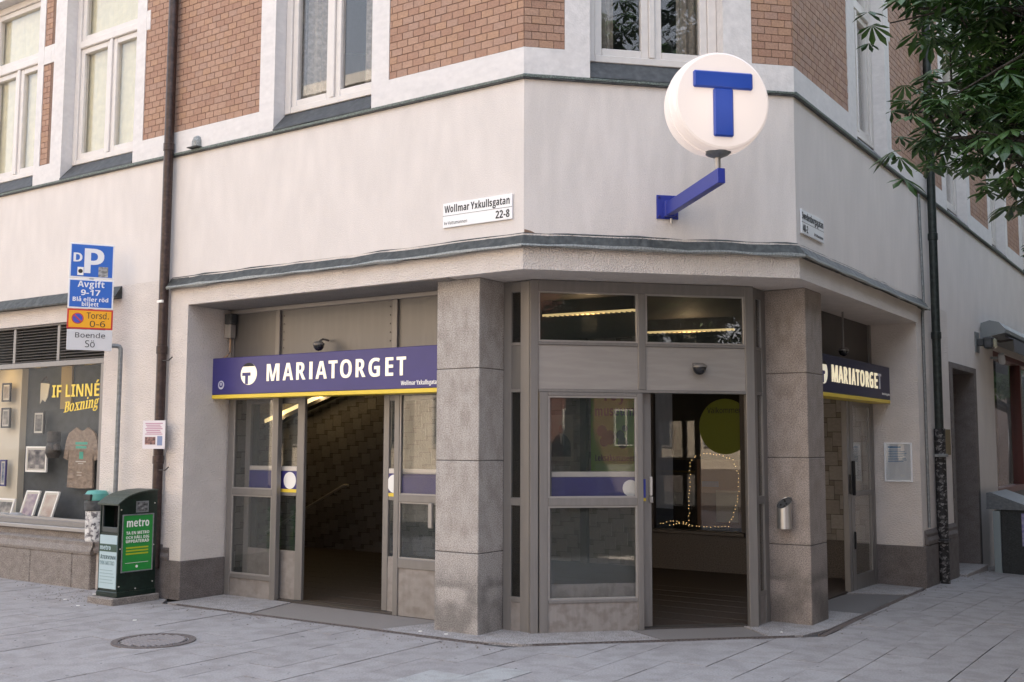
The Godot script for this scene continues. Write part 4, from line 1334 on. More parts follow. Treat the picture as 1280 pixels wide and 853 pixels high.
func picture(x0: float, x1: float, y0: float, y1: float, z: float, tilt: float, sd: int, label: String, fm: Material) -> void:
	var t := thing("framed_picture", label, "picture", FL * Transform3D(Basis(Vector3.RIGHT, tilt), Vector3(0, y0, z)), "pictures in the shop window")
	var h := y1 - y0
	obj("frame", bars([[x0, x0 + 0.025, 0, h], [x1 - 0.025, x1, 0, h], [x0 + 0.026, x1 - 0.026, 0, 0.025], [x0 + 0.026, x1 - 0.026, h - 0.025, h]], -0.02, 0.01), fm, t)
	one("mount", x0 + 0.02, x1 - 0.02, 0.02, h - 0.02, -0.015, 0.0, mat(lin(0.55, 0.52, 0.46), 0.7), t)
	var c1: Color = [Color(0.1, 0.1, 0.1), Color(0.12, 0.12, 0.16), Color(0.3, 0.25, 0.2), Color(0.2, 0.2, 0.2), Color(0.05, 0.05, 0.05), Color(0.35, 0.25, 0.4), Color(0.6, 0.5, 0.45), Color(0.15, 0.25, 0.4)][sd % 8 - 70 % 8 + (8 if sd % 8 < 70 % 8 else 0)]
	var m := mat(Color(1, 1, 1), 0.5, 0.0, noise(sd, 0.02, c1, Color(0.75, 0.72, 0.68), 3, 128), 2.3)
	one("print", x0 + 0.05, x1 - 0.05, 0.05, h - 0.05, 0.001, 0.003, m, t)

# ------------------------------------------------------------------ right street front: doorway and shop
func right_side() -> void:
	var b := building
	var d := obj("doorway", bars([[6.50, 6.66, -0.3, 3.06], [8.22, 8.38, -0.45, 3.06], [6.661, 8.219, 2.97, 3.06]], -0.42, 0.02, 0.006), M.plinth, b, FR)
	one("door_panel", 6.66, 8.22, 0.0, 2.97, -0.46, -0.40, M.wood_dark, d)
	for q in [[6.78, 7.38], [7.5, 8.1]]:
		one("raised_panel", q[0], q[1], 1.05, 2.8, -0.40, -0.375, M.wood_dark, d, 0.012)
	one("jamb_base", 6.66, 6.80, -0.2, 0.9, -0.40, -0.02, M.plinth, d)
	one("stone_base", 6.80, 8.22, -0.35, 0.78, -0.41, -0.33, M.plinth, d)
	one("step", 6.66, 8.22, -0.5, -0.06, -0.4, 0.12, M.apron, d, 0.01)
	# shop front
	var s := obj("shop_front", bars([[9.98, 10.12, -0.2, 3.5], [13.0, 13.12, 0.9, 3.5], [16.36, 16.5, -0.2, 3.5], [10.12, 16.36, 3.4, 3.5], [10.12, 16.36, 0.95, 1.06]], -0.25, -0.05), mat(lin(0.12, 0.022, 0.018), 0.45), b, FR)
	one("base", 9.98, 16.5, -1.2, 0.949, -0.4, -0.03, M.plinth, s)
	one("pane", 10.12, 13.0, 1.06, 3.4, -0.15, -0.142, M.glass, s)
	one("pane", 13.12, 16.36, 1.06, 3.4, -0.15, -0.142, M.glass, s)
	one("dark_back", 9.98, 16.5, -1.0, 3.8, -1.2, -1.1, M.dark_room, s)
	# awning
	var t := thing("awning", "rolled-up grey awning in a metal case over the right hand shop front", "awning", FR)
	var turn := Transform3D(Basis(Vector3(0, 0, 1), Vector3.UP, Vector3(-1, 0, 0)), Vector3.ZERO)
	var st := begin()
	extrude(st, PackedVector2Array([Vector2(0.0, 3.60), Vector2(0.02, 3.86), Vector2(0.16, 3.90), Vector2(0.30, 3.86), Vector2(0.40, 3.74), Vector2(0.40, 3.68)]), -16.0, -8.9, turn)
	obj("case", st, mat(lin(0.20, 0.22, 0.23), 0.5, 0.2), t)
	st = begin()
	extrude(st, PackedVector2Array([Vector2(0.33, 3.665), Vector2(0.47, 3.60), Vector2(0.475, 3.38), Vector2(0.465, 3.38), Vector2(0.455, 3.585), Vector2(0.33, 3.64)]), -15.9, -9.25, turn)
	obj("valance", st, mat(lin(0.12, 0.125, 0.14), 0.85), t)
	for x in [9.4, 12.5, 15.5]:
		st = begin()
		tube(st, [Vector3(x, 3.62, 0.02), Vector3(x + 0.05, 3.58, 0.22), Vector3(x, 3.60, 0.44)], 0.02, 8)
		obj("folding_arm", st, M.metal_dark, t)
	# wall lamp and a small spot
	t = thing("wall_lamp", "small box wall lamp on a grey plate beside the awning", "wall lamp", FR * Transform3D(Basis(), Vector3(8.62, 3.5, 0)))
	one("plate", -0.17, 0.12, -0.16, 0.18, 0.0, 0.02, M.zinc, t, 0.004)
	one("arm", -0.04, 0.04, -0.05, 0.07, 0.021, 0.12, M.flash_dark, t, 0.01)
	one("head", -0.10, 0.12, -0.10, 0.09, 0.121, 0.26, M.flash_dark, t, 0.02)
	one("lens", -0.07, 0.09, -0.09, 0.06, 0.261, 0.30, mat(lin(0.45, 0.42, 0.3), 0.3), t, 0.02)
	t = thing("spot_lamp", "small white spot lamp under the end of the awning", "spot lamp", FR * Transform3D(Basis(), Vector3(9.75, 3.33, 0)))
	one("arm", -0.02, 0.02, -0.02, 0.02, 0.0, 0.12, M.zinc, t, 0.004)
	st = begin()
	lathe(st, [[0.0, -0.1], [0.05, -0.09], [0.06, 0.02], [0.05, 0.09], [0.0, 0.1]], 14, Transform3D(Basis(Vector3(0, 0, 1), 0.6), Vector3(0.0, -0.02, 0.18)))
	obj("head", st, mat(lin(0.5, 0.5, 0.5), 0.4), t)
	# grit box with a slanting lid in front of the shop
	t = thing("grit_box", "dark grit box with a slanting grey lid at the right edge", "grit box", FR * Transform3D(Basis(), Vector3(8.0, gy(9.5) + 0.12, 0)))
	var turn2 := Transform3D(Basis(Vector3(0, 0, 1), Vector3.UP, Vector3(-1, 0, 0)), Vector3.ZERO)
	st = begin()
	extrude(st, PackedVector2Array([Vector2(0.16, 0.90), Vector2(0.17, 1.155), Vector2(0.22, 1.165), Vector2(0.86, 0.93), Vector2(0.86, 0.90)]), -1.45, -0.02, turn2)
	obj("lid", st, mat(lin(0.17, 0.19, 0.21), 0.5, 0.3, noise(90, 0.03, grey(0.7), grey(1.0)), 1.3), t)
	one("body", 0.05, 1.4, -0.2, 0.899, 0.36, 0.82, with_detail(mat(lin(0.06, 0.065, 0.065), 0.8, 0.0, noise(66, 0.05, grey(0.5), grey(1.0)), 1.3), dirt_soft(), 0.9), t, 0.01)
	one("side_post", 0.03, 1.4, -0.2, 0.88, 0.25, 0.358, mat(lin(0.22, 0.26, 0.27), 0.6), t, 0.006)
	one("leaflet", 0.045, 0.049, 0.35, 0.85, 0.66, 0.81, mat(lin(0.5, 0.5, 0.56), 0.6, 0.0, noise(67, 0.05, Color(0.5, 0.45, 0.75), grey(1.0), 2, 128), 2.0), t)
	# bronze plate beside the doorway
	t = tag(fpart("name_plate", 2, 6.02, 6.40, 1.68, 2.05, 0.0, 0.015, 0.004, mat(lin(0.16, 0.12, 0.05), 0.45, 0.6), self), "blank bronze plate on the wall beside the right hand doorway", "name plate")

# ------------------------------------------------------------------ across the streets
func surroundings() -> void:
	var specs := [
		["red brick apartment house with white windows, across the crossing behind the camera", Transform3D(Basis(Vector3.UP, PI), Vector3(2.0, 0, 40.0)), 26.0, [0.085, 0.03, 0.022]],
		["yellow plaster apartment house across the left hand street", Transform3D(FL.basis.rotated(Vector3.UP, PI), FL * Vector3(-14.0, 0, 20.0)), 38.0, [0.57, 0.50, 0.42]],
		["grey plaster apartment house beyond the trees across the right hand street", Transform3D(FR.basis.rotated(Vector3.UP, PI), FR * Vector3(12.0, -1.0, 20.0)), 38.0, [0.2, 0.17, 0.15]],
	]
	specs.append(["brown apartment house closing the far end of the right hand street", Transform3D(FL.basis, FR * Vector3(62.0, -4.0, 10.0)), 60.0, [0.16, 0.12, 0.10]])
	var unit := BoxMesh.new()
	unit.size = Vector3(1.2, 1.8, 0.12)
	var pane := BoxMesh.new()
	pane.size = Vector3(1.04, 1.64, 0.02)
	var barm := BoxMesh.new()
	barm.size = Vector3(0.07, 1.64, 0.03)
	var far_frame := mat(lin(0.34, 0.32, 0.3), 0.6)
	for q in specs:
		var t := thing("apartment_house", q[0], "building", q[1], "apartment houses across the streets")
		var hw: float = q[2] * 0.5
		var top := 24.0 if q[3][0] == 0.2 else 15.0
		one("wall", -hw, hw, -3.0, top, -9.0, 0.0, with_detail(mat(lin(q[3][0], q[3][1], q[3][2]), 0.9, 0.0, noise(68, 0.02, grey(0.85), grey(1.0)), 0.4), dirt_soft(), 0.15), t)
		one("plinth", -hw - 0.05, hw + 0.05, -3.0, 0.8, -9.0, 0.05, M.plinth, t)
		one("cornice", -hw - 0.3, hw + 0.3, top + 0.001, top + 0.4, -9.0, 0.35, M.white_stone, t)
		for fl in 4:
			var x := -hw + 1.6
			while x < hw - 1.0:
				var win := put("window", unit, far_frame, t, Transform3D(Basis(), Vector3(x, 2.6 + fl * 3.3, 0.0)))
				put("pane", pane, mat_pane(), win, Transform3D(Basis(), Vector3(0, 0, 0.065)))
				put("glazing_bar", barm, far_frame, win, Transform3D(Basis(), Vector3(0, 0, 0.08)))
				x += 2.6

var _mp: StandardMaterial3D
func mat_pane() -> StandardMaterial3D:
	if _mp == null:
		_mp = mat(lin(0.03, 0.035, 0.04), 0.05)
	return _mp

# ------------------------------------------------------------------ things fixed to the walls
func pipe_collar(t: Node3D, y: float, r: float, m: Material) -> void:
	var st := begin()
	lathe(st, [[r, y - 0.05], [r + 0.008, y - 0.045], [r + 0.008, y + 0.045], [r, y + 0.05]], 20)
	obj("collar", st, m, t)

func wall_things() -> void:
	# downpipes
	var t := thing("downpipe", "brown metal downpipe on the left street front beside the newspaper bin", "downpipe", FL * Transform3D(Basis(), Vector3(-5.165, 0, 0.085)))
	var st := begin()
	tube(st, [Vector3(0, 0.35, 0), Vector3(0, 15.2, 0)], 0.058, 20)
	obj("pipe", st, M.brown_pipe, t)
	for y in [1.62, 2.93, 5.42, 7.6]:
		pipe_collar(t, y, 0.058, M.brown_pipe)
	one("white_tape", -0.05, 0.045, 3.50, 3.53, 0.035, 0.0605, M.sign_white, t)
	for q in [2.80, 1.50]:
		st = begin()
		tube(st, [Vector3(0.05, q, 0.02), Vector3(0.16, q, 0.02), Vector3(0.2, q + 0.04, 0.0)], 0.008, 6)
		obj("hook", st, M.metal_dark, t)
	t = thing("downpipe", "dark green downpipe with a peeling black foot on the right street front", "downpipe", FR * Transform3D(Basis(), Vector3(5.40, 0, 0.085)))
	st = begin()
	tube(st, [Vector3(0, 1.95, 0), Vector3(0, 15.2, 0)], 0.058, 20)
	obj("pipe", st, M.green_pipe, t)
	st = begin()
	tube(st, [Vector3(0, -0.25, 0.0), Vector3(0, 2.05, 0)], 0.075, 20)
	obj("foot_pipe", st, M.black_pipe, t)
	for y in [1.98, 3.35, 4.75, 6.5, 8.2]:
		pipe_collar(t, y, 0.06, M.green_pipe)
	one("clamp", -0.12, 0.1, 1.66, 1.70, -0.05, 0.085, M.zinc, t, 0.004)
	one("clamp", -0.14, 0.09, 0.50, 0.54, -0.05, 0.085, M.black_pipe, t, 0.004)
	t = thing("conduit", "thin grey zinc conduit running up the wall left of the green downpipe", "conduit", FR * Transform3D(Basis(), Vector3(4.93, 0, 0.02)))
	st = begin()
	tube(st, [Vector3(0, 0.72, 0), Vector3(0, 3.62, 0), Vector3(0, 3.70, 0.02), Vector3(0, 3.82, 0.02), Vector3(0, 5.28, 0)], 0.02, 10)
	obj("tube", st, M.zinc, t)
	# street name signs
	t = thing("street_sign", "white street name sign reading Wollmar Yxkullsgatan on the left street front", "street sign", FL * Transform3D(Basis(), Vector3(-0.955, 3.957, 0.0)))
	street_sign(t, "Wollmar Yxkullsgatan", "22-8")
	t = thing("street_sign", "white street name sign reading Swedenborgsgatan on the right street front", "street sign", FR * Transform3D(Basis(), Vector3(0.105, 3.937, 0.0)))
	street_sign(t, "Swedenborgsgatan", "40-2")
	# notice board in the right hand reveal
	t = thing("notice_board", "framed timetable notice on the wall inside the right hand recess", "notice board", FL * Transform3D(Basis(), Vector3(1.49, 1.33, -6.584)))
	obj("frame", bars([[0, 0.022, 0, 0.525], [0.343, 0.365, 0, 0.525], [0.023, 0.342, 0, 0.022], [0.023, 0.342, 0.503, 0.525]], 0.0, 0.03), M.enamel, t)
	one("sheet", 0.022, 0.343, 0.022, 0.503, 0.0, 0.012, mat(lin(0.66, 0.68, 0.70), 0.5), t)
	var pr := begin()
	for i in 8:
		box(pr, 0.05, 0.42 - i * 0.022, 0.012, 0.05 + rng.randf_range(0.16, 0.26), 0.430 - i * 0.022, 0.014)
	box(pr, 0.05, 0.45, 0.012, 0.22, 0.475, 0.014)
	obj("print", pr, mat(lin(0.12, 0.25, 0.42), 0.6), t)
	one("pane", 0.022, 0.343, 0.022, 0.503, 0.02, 0.023, M.glass, t)
	# bill taped round the brown pipe
	t = thing("bill", "small pink and white bill taped to the brown downpipe", "bill", FL * Transform3D(Basis(Vector3.UP, 0.12), Vector3(-5.16, 1.75, 0.16)))
	one("sheet", -0.18, 0.18, 0.0, 0.335, 0.0, 0.004, mat(lin(0.70, 0.66, 0.68), 0.7), t)
	pr = begin()
	for i in 7:
		box(pr, -0.14 + 0.012 * (i % 3), 0.295 - i * 0.021, 0.004, 0.14 - 0.018 * ((i * 2) % 3), 0.305 - i * 0.021, 0.006)
	obj("print", pr, mat(lin(0.45, 0.22, 0.32), 0.7), t)
	one("picture", -0.14, 0.03, 0.05, 0.14, 0.004, 0.006, mat(Color(1, 1, 1), 0.6, 0.0, noise(69, 0.06, Color(0.12, 0.08, 0.1), Color(0.8, 0.6, 0.55), 3, 128), 2.5), t)
	one("side_picture", 0.06, 0.14, 0.04, 0.15, 0.004, 0.006, mat(lin(0.2, 0.25, 0.4), 0.6), t)
	# ash bin on the right hand column
	t = thing("ash_bin", "steel cylinder ash bin with a slanted top on the right hand stone column", "ash bin", FL * Transform3D(Basis(), Vector3(1.575, 0.965, -2.574 + 0.082)))
	st = begin()
	var n := 28
	for k in n:
		var a0 := TAU * k / n
		var a1 := TAU * (k + 1) / n
		var p0 := Vector3(cos(a0) * 0.075, 0, sin(a0) * 0.075)
		var p1 := Vector3(cos(a1) * 0.075, 0, sin(a1) * 0.075)
		var h0 := 0.265 - p0.z * 0.75 + p0.x * 0.2
		var h1 := 0.265 - p1.z * 0.75 + p1.x * 0.2
		smooth_quad(st, [p0, p0], [p1, p1], [p1 + Vector3.UP * h1, p1], [p0 + Vector3.UP * h0, p0])
		tri(st, Vector3.ZERO, p0, p1, Vector3.DOWN)
	obj("cylinder", st, mat(lin(0.50, 0.49, 0.48), 0.3, 0.85), t)
	st = begin()
	for k in n:
		var a0 := TAU * k / n
		var a1 := TAU * (k + 1) / n
		var p0 := Vector3(cos(a0) * 0.074, 0, sin(a0) * 0.074)
		var p1 := Vector3(cos(a1) * 0.074, 0, sin(a1) * 0.074)
		tri(st, Vector3(0, 0.258, 0), p0 + Vector3.UP * (0.258 - p0.z * 0.75 + p0.x * 0.2), p1 + Vector3.UP * (0.258 - p1.z * 0.75 + p1.x * 0.2), Vector3.UP)
	obj("grille", st, mat(lin(0.10, 0.10, 0.10), 0.5, 0.5), t)
	st = begin()
	for q in [[-0.03, 0.02], [0.0, -0.02], [0.03, 0.02], [-0.015, -0.045], [0.02, 0.048]]:
		lathe(st, [[0.0, 0.0], [0.011, 0.0], [0.011, 0.004]], 10, Transform3D(Basis(Vector3.RIGHT, 0.64), Vector3(q[0], 0.262 - q[1] * 0.75 + q[0] * 0.2, q[1])))
	obj("holes", st, M.black, t)
	one("bracket", -0.03, 0.03, 0.1, 0.2, -0.082, -0.06, M.metal_dark, t)
	# dome cameras
	for q in [["dome camera on the top edge of the left hand blue sign", FL * Transform3D(Basis(), Vector3(-3.09, 2.935, -0.45)), 0.062], ["dome camera on the metal panel above the open corner door", FC * Transform3D(Basis(), Vector3(1.92, 2.605, -0.50)), 0.07], ["dome camera hanging above the right hand blue sign", FR * Transform3D(Basis(), Vector3(2.9, 2.98, -0.45)), 0.06]]:
		t = thing("dome_camera", q[0], "camera", q[1], "dome cameras at the entrances")
		var r: float = q[2]
		st = begin()
		var pf := []
		for i in 9:
			var an := -PI / 2 + PI / 2 * i / 8.0
			pf.append([cos(an) * r, sin(an) * r * 1.15])
		lathe(st, pf, 20)
		obj("dome", st, mat(lin(0.02, 0.02, 0.024), 0.12), t)
		st = begin()
		lathe(st, [[r * 1.05, -0.004], [r * 1.08, 0.012], [r * 0.7, 0.035], [0.0, 0.04]], 20)
		obj("cap", st, M.metal, t)
		if q[0].contains("blue sign"):
			st = begin()
			tube(st, [Vector3(0, 0.03, 0), Vector3(0, 0.07, -0.06), Vector3(0, 0.06, -0.16)] if q[0].contains("left") else [Vector3(0, 0.03, 0), Vector3(0, 0.48, 0)], 0.012, 8)
			obj("stalk", st, M.metal, t)
		else:
			one("bracket", -0.05, 0.05, -0.02, 0.045, -0.07, -0.02, M.metal, t)
	# junction box with its cable
	t = thing("junction_box", "grey junction box with a cable in the top corner of the left recess", "junction box", FL * Transform3D(Basis(), Vector3(-4.70, 3.10, -0.60)))
	one("box", -0.055, 0.05, 0.0, 0.17, 0.0, 0.09, mat(lin(0.3, 0.28, 0.26), 0.6), t, 0.008)
	one("dark_unit", -0.05, 0.07, 0.171, 0.30, 0.0, 0.10, M.flash_dark, t, 0.008)
	st = begin()
	tube(st, [Vector3(0.0, 0.0, 0.04), Vector3(0.0, -0.17, 0.04), Vector3(-0.02, -0.21, 0.06), Vector3(-0.06, -0.25, 0.09)], 0.011, 8)
	obj("cable", st, mat(lin(0.42, 0.28, 0.18), 0.6), t)
	# small vent hood on the ledge by the brown pipe
	t = thing("lead_hood", "small rounded lead hood on the ledge right of the brown downpipe", "hood", FL * Transform3D(Basis(), Vector3(-4.72, 5.357, 0.012)))
	st = begin()
	lathe(st, [[0.07, 0.0], [0.068, 0.08], [0.05, 0.13], [0.02, 0.15], [0.0, 0.152]], 18)
	obj("shell", st, M.lip, t)
	one("skirt", -0.09, 0.09, -0.004, 0.006, 0.0, 0.09, M.flash, t)

func street_sign(t: Node3D, a: String, n: String) -> void:
	var w := 0.835 if a.begins_with("W") else 0.69
	one("plate", 0.0, w, 0.0, 0.246, 0.004, 0.02, M.enamel, t, 0.003)
	one("divider", 0.0, w, 0.117, 0.121, 0.0195, 0.0212, M.ink_soft, t)
	one("mount", 0.02, w - 0.02, 0.02, 0.22, 0.0, 0.004, M.joint, t)
	var left := a.begins_with("W")
	text(t, a, bold, w * 0.025, 0.125, w * 0.965, 0.226, 0.0205, 0.0015, M.ink)
	text(t, n, bold, w * (0.77 if left else 0.05), 0.022, w * (0.965 if left else 0.27), 0.098, 0.0205, 0.0015, M.ink)
	text(t, "kv Vattumannen", plain_font, w * (0.025 if left else 0.55), 0.028, w * (0.36 if left else 0.95), 0.062, 0.0205, 0.0015, M.ink_soft)

# ------------------------------------------------------------------ metro signs
func metro_signs() -> void:
	var t := thing("metro_sign", "long blue MARIATORGET sign over the left hand doors, all letters white", "metro sign", FL, "blue entrance signs")
	sign_box(t, -4.812, -1.16, -0.605, -0.37, 2.352, 2.842, -4.139, 2.634, 0.136)
	sign_letters(t, [["M", -3.832, -3.625], ["A", -3.566, -3.401], ["R", -3.350, -3.206], ["I", -3.143, -3.096], ["A", -3.044, -2.874], ["T", -2.847, -2.714], ["O", -2.671, -2.502], ["R", -2.441, -2.301], ["G", -2.253, -2.095], ["E", -2.014, -1.907], ["T", -1.859, -1.731]], 2.54, 2.738, -0.3695, M.letter, M.letter)
	text(t, "Wollmar Yxkullsgatan", bold, -1.80, 2.42, -1.29, 2.485, -0.3695, 0.003, M.sign_white)
	var e := disc("emblem", -4.62, 2.515, -0.369, 0.052, 0.003, mat(lin(0.5, 0.5, 0.6), 0.5), t)
	disc("emblem_ring", -4.62, 2.52, -0.366, 0.034, 0.002, M.navy, e)
	disc("emblem_core", -4.62, 2.525, -0.364, 0.02, 0.002, mat(lin(0.4, 0.4, 0.5), 0.5), e)
	t = thing("metro_sign", "long dark blue MARIATORGET sign over the right hand doors, last letter unlit", "metro sign", FR, "blue entrance signs")
	var dark_navy := mat(lin(0.014, 0.016, 0.06), 0.4)
	sign_box(t, 1.18, 4.612, -0.60, -0.36, 2.38, 2.868, 1.83, 2.652, 0.138, dark_navy)
	sign_letters(t, [["M", 2.129, 2.345], ["A", 2.375, 2.551], ["R", 2.587, 2.729], ["I", 2.785, 2.846], ["A", 2.896, 3.046], ["T", 3.071, 3.212], ["O", 3.250, 3.421], ["R", 3.482, 3.622], ["G", 3.654, 3.808], ["E", 3.878, 4.004], ["T", 4.053, 4.168]], 2.557, 2.757, -0.3595, M.letter_bright, M.letter_off)
	text(t, "Swedenborgsgatan", bold, 4.22, 2.475, 4.58, 2.515, -0.3595, 0.003, M.sign_white)

func sign_letters(t: Node3D, list: Array, y0: float, y1: float, z: float, m: Material, last: Material) -> void:
	for i in list.size():
		var q: Array = list[i]
		var mm := last if i == list.size() - 1 else m
		if q[0] == "I":
			one("lettering", q[1], q[2], y0, y1, z, z + 0.008, mm, t)
		else:
			var over := 0.003 if q[0] in ["O", "G"] else 0.0
			text(t, q[0], bold, q[1], y0 - over, q[2], y1 + over, z, 0.008, mm)

func sign_box(t: Node3D, x0: float, x1: float, z0: float, z1: float, y0: float, y1: float, lx: float, ly: float, r: float, face: Material = M.navy) -> void:
	one("box", x0, x1, y0 + 0.046, y1, z0, z1, face, t, 0.006)
	one("yellow_edge", x0, x1, y0, y0 + 0.045, z0, z1 + 0.002, M.sign_yellow, t, 0.004)
	var up := Transform3D(Basis(Vector3(1, 0, 0), Vector3(0, 0, 1), Vector3(0, -0.95, 0)), Vector3(lx, ly, z1))
	var st := begin()
	lathe(st, [[0.0, 0.0], [r, 0.0], [r, 0.006], [0.0, 0.006]], 48, up)
	var lg := obj("logo_disc", st, M.letter, t)
	st = begin()
	box(st, lx - r * 0.78, ly - r * 0.16, z1 + 0.0065, lx + r * 0.25, ly + r * 0.12, z1 + 0.009)
	box(st, lx - r * 0.41, ly - r * 0.88, z1 + 0.0065, lx - r * 0.05, ly - r * 0.161, z1 + 0.009)
	obj("logo_t", st, M.navy, lg)
	st = begin()
	var cap := PackedVector2Array()
	for i in 13:
		var an := lerpf(PI * 0.24, PI * 0.76, i / 12.0)
		cap.append(Vector2(lx + cos(an) * r * 1.01, ly + sin(an) * r * 0.96))
	extrude(st, cap, z1 + 0.0065, z1 + 0.01)
	obj("dark_cap", st, M.ink, lg)

func lollipop_sign() -> void:
	var t := thing("metro_globe_sign", "lit round white sign with a blue T on a blue wall bracket", "metro sign", Transform3D(Basis(), Vector3(1.425, 4.1, 0.0)))
	one("wall_plate", -0.115, 0.105, -0.10, 0.135, 0.0, 0.016, M.navy_bright, t, 0.004)
	var st := begin()
	for q in [[-0.09, -0.075], [0.08, -0.075], [-0.09, 0.11], [0.08, 0.11]]:
		lathe(st, [[0.012, 0.0], [0.012, 0.008], [0.0, 0.01]], 8, Transform3D(Basis(Vector3(1, 0, 0), Vector3(0, 0, 1), Vector3(0, -1, 0)), Vector3(q[0], q[1], 0.016)))
	obj("bolts", st, M.navy, t).set_meta("kind", "stuff")
	one("arm", -0.035, 0.035, -0.075, 0.055, 0.017, 1.39, M.navy_bright, t, 0.005)
	one("arm_collar", -0.05, 0.05, -0.085, 0.065, 0.017, 0.09, M.navy_bright, t, 0.005)
	st = begin()
	tube(st, [Vector3(0.02, -0.10, 0.05), Vector3(0.02, -0.15, 0.05)], 0.012, 8)
	obj("cable_gland", st, M.rail, t)
	st = begin()
	tube(st, [Vector3(0, 0.055, 1.31), Vector3(0, 0.23, 1.31)], 0.026, 14)
	obj("stem", st, M.metal_light, t)
	st = begin()
	lathe(st, [[0.03, 0.16], [0.09, 0.185], [0.115, 0.205], [0.115, 0.225], [0.0, 0.235]], 28, Transform3D(Basis(), Vector3(0, 0, 1.31)))
	obj("cup", st, M.zinc, t)
	# the lit drum: two shallow domes with a step round the middle
	var prof := [[0.0, -0.16], [0.40, -0.155], [0.416, -0.146], [0.427, -0.115], [0.430, -0.06], [0.434, -0.03], [0.441, -0.028], [0.441, 0.028], [0.434, 0.03], [0.430, 0.06], [0.427, 0.115], [0.416, 0.146], [0.40, 0.155], [0.0, 0.16]]
	st = begin()
	lathe(st, prof, 64, Transform3D(Basis(Vector3(1, 0, 0), Vector3(0, 0, 1), Vector3(0, -1, 0)), Vector3(0, 0.625, 1.29)))
	var dm := glow(Color(1.0, 0.91, 0.87), 0.08)
	dm.albedo_color = lin(0.55, 0.52, 0.5)
	dm.roughness = 0.35
	var drum := obj("drum", st, dm, t)
	for s in [1.0, -1.0]:
		var xf := Transform3D(Basis(Vector3.UP, 0.0 if s > 0 else PI), Vector3(0, 0.625, 1.29))
		st = begin()
		box(st, -0.265, 0.095, 0.15, 0.262, 0.24, 0.19, 0.012)
		box(st, -0.09, -0.32, 0.15, 0.085, 0.094, 0.19, 0.012)
		obj("letter_t", st, mat(lin(0.02, 0.065, 0.38), 0.35), drum, xf)
	lamp(t, Vector3(0, 0.605, 1.62), Color(1.0, 0.88, 0.78), 0.012, 0.35)

# ------------------------------------------------------------------ parking sign
func parking_sign() -> void:
	var a := deg_to_rad(12.4)
	var o := FL * Vector3(-5.9, 0, 0.25)
	var t := thing("parking_sign", "stack of four Swedish parking plates on a bent grey post", "parking sign", Transform3D(Basis(Vector3.UP, a), o))
	var st := begin()
	tube(st, [Vector3(0.10, -0.02, -0.06), Vector3(0.10, 2.97, -0.06), Vector3(0.085, 3.0, -0.06), Vector3(0.06, 3.01, -0.06), Vector3(-0.2, 3.01, -0.06), Vector3(-0.25, 3.03, -0.06), Vector3(-0.27, 3.08, -0.06), Vector3(-0.27, 4.2, -0.06)], 0.028, 14)
	obj("post", st, M.zinc, t)
	var blue := mat(lin(0.025, 0.13, 0.52), 0.35)
	var white := mat(lin(0.78, 0.79, 0.82), 0.35)
	# plate with the P
	plate(t, -0.528, 3.822, -0.018, 4.252, white, blue, 0.018)
	text(t, "P", bold, -0.36, 3.885, -0.135, 4.19, 0.012, 0.002, white)
	text(t, "D", bold, -0.485, 4.02, -0.385, 4.13, 0.012, 0.002, white)
	var sk := one("sticker", -0.435, -0.365, 3.855, 3.955, 0.012, 0.014, M.sign_white, t)
	disc("sticker_print", -0.40, 3.905, 0.014, 0.026, 0.001, M.ink, sk)
	one("worn_sticker", -0.195, -0.085, 3.845, 3.97, 0.012, 0.014, mat(Color(1, 1, 1), 0.8, 0.0, noise(78, 0.06, grey(0.35), grey(0.8), 3, 128), 2.5), t)
	# fee plate
	plate(t, -0.53, 3.447, -0.012, 3.81, white, blue, 0.018)
	text(t, "Avgift", bold, -0.425, 3.685, -0.12, 3.79, 0.012, 0.002, white)
	text(t, "9-17", bold, -0.385, 3.61, -0.165, 3.68, 0.012, 0.002, white)
	text(t, "Blå eller röd", bold, -0.475, 3.535, -0.07, 3.595, 0.012, 0.002, white)
	text(t, "biljett", bold, -0.37, 3.462, -0.18, 3.53, 0.012, 0.002, white)
	# cleaning day plate
	plate(t, -0.53, 3.196, -0.008, 3.441, mat(lin(0.55, 0.035, 0.03), 0.35), mat(lin(0.85, 0.40, 0.015), 0.35), 0.02)
	disc("red_ring", -0.41, 3.325, 0.012, 0.068, 0.001, mat(lin(0.50, 0.05, 0.05), 0.4), t)
	disc("blue_disc", -0.41, 3.325, 0.013, 0.055, 0.001, mat(lin(0.06, 0.08, 0.45), 0.4), t)
	one("slash", -0.064, 0.064, -0.008, 0.008, 0.0, 0.001, mat(lin(0.50, 0.05, 0.05), 0.4), t, 0.0, Transform3D(Basis(Vector3(0, 0, 1), -PI / 4), Vector3(-0.41, 3.325, 0.0145)))
	text(t, "Torsd.", plain_font, -0.31, 3.325, -0.055, 3.405, 0.012, 0.002, M.ink)
	text(t, "0-6", plain_font, -0.27, 3.225, -0.095, 3.30, 0.012, 0.002, M.ink)
	# residents plate
	one("plate", -0.525, -0.008, 2.938, 3.19, -0.004, 0.012, mat(lin(0.62, 0.62, 0.64), 0.5), t, 0.003)
	text(t, "Boende", plain_font, -0.43, 3.09, -0.09, 3.155, 0.0125, 0.002, M.ink)
	text(t, "Sö", plain_font, -0.315, 2.975, -0.205, 3.06, 0.0125, 0.002, M.ink)

func plate(t: Node3D, x0: float, y0: float, x1: float, y1: float, edge: Material, field: Material, b: float) -> void:
	var p := one("plate", x0, x1, y0, y1, -0.004, 0.010, edge, t, 0.003)
	one("field", x0 + b, x1 - b, y0 + b, y1 - b, 0.010, 0.012, field, p)

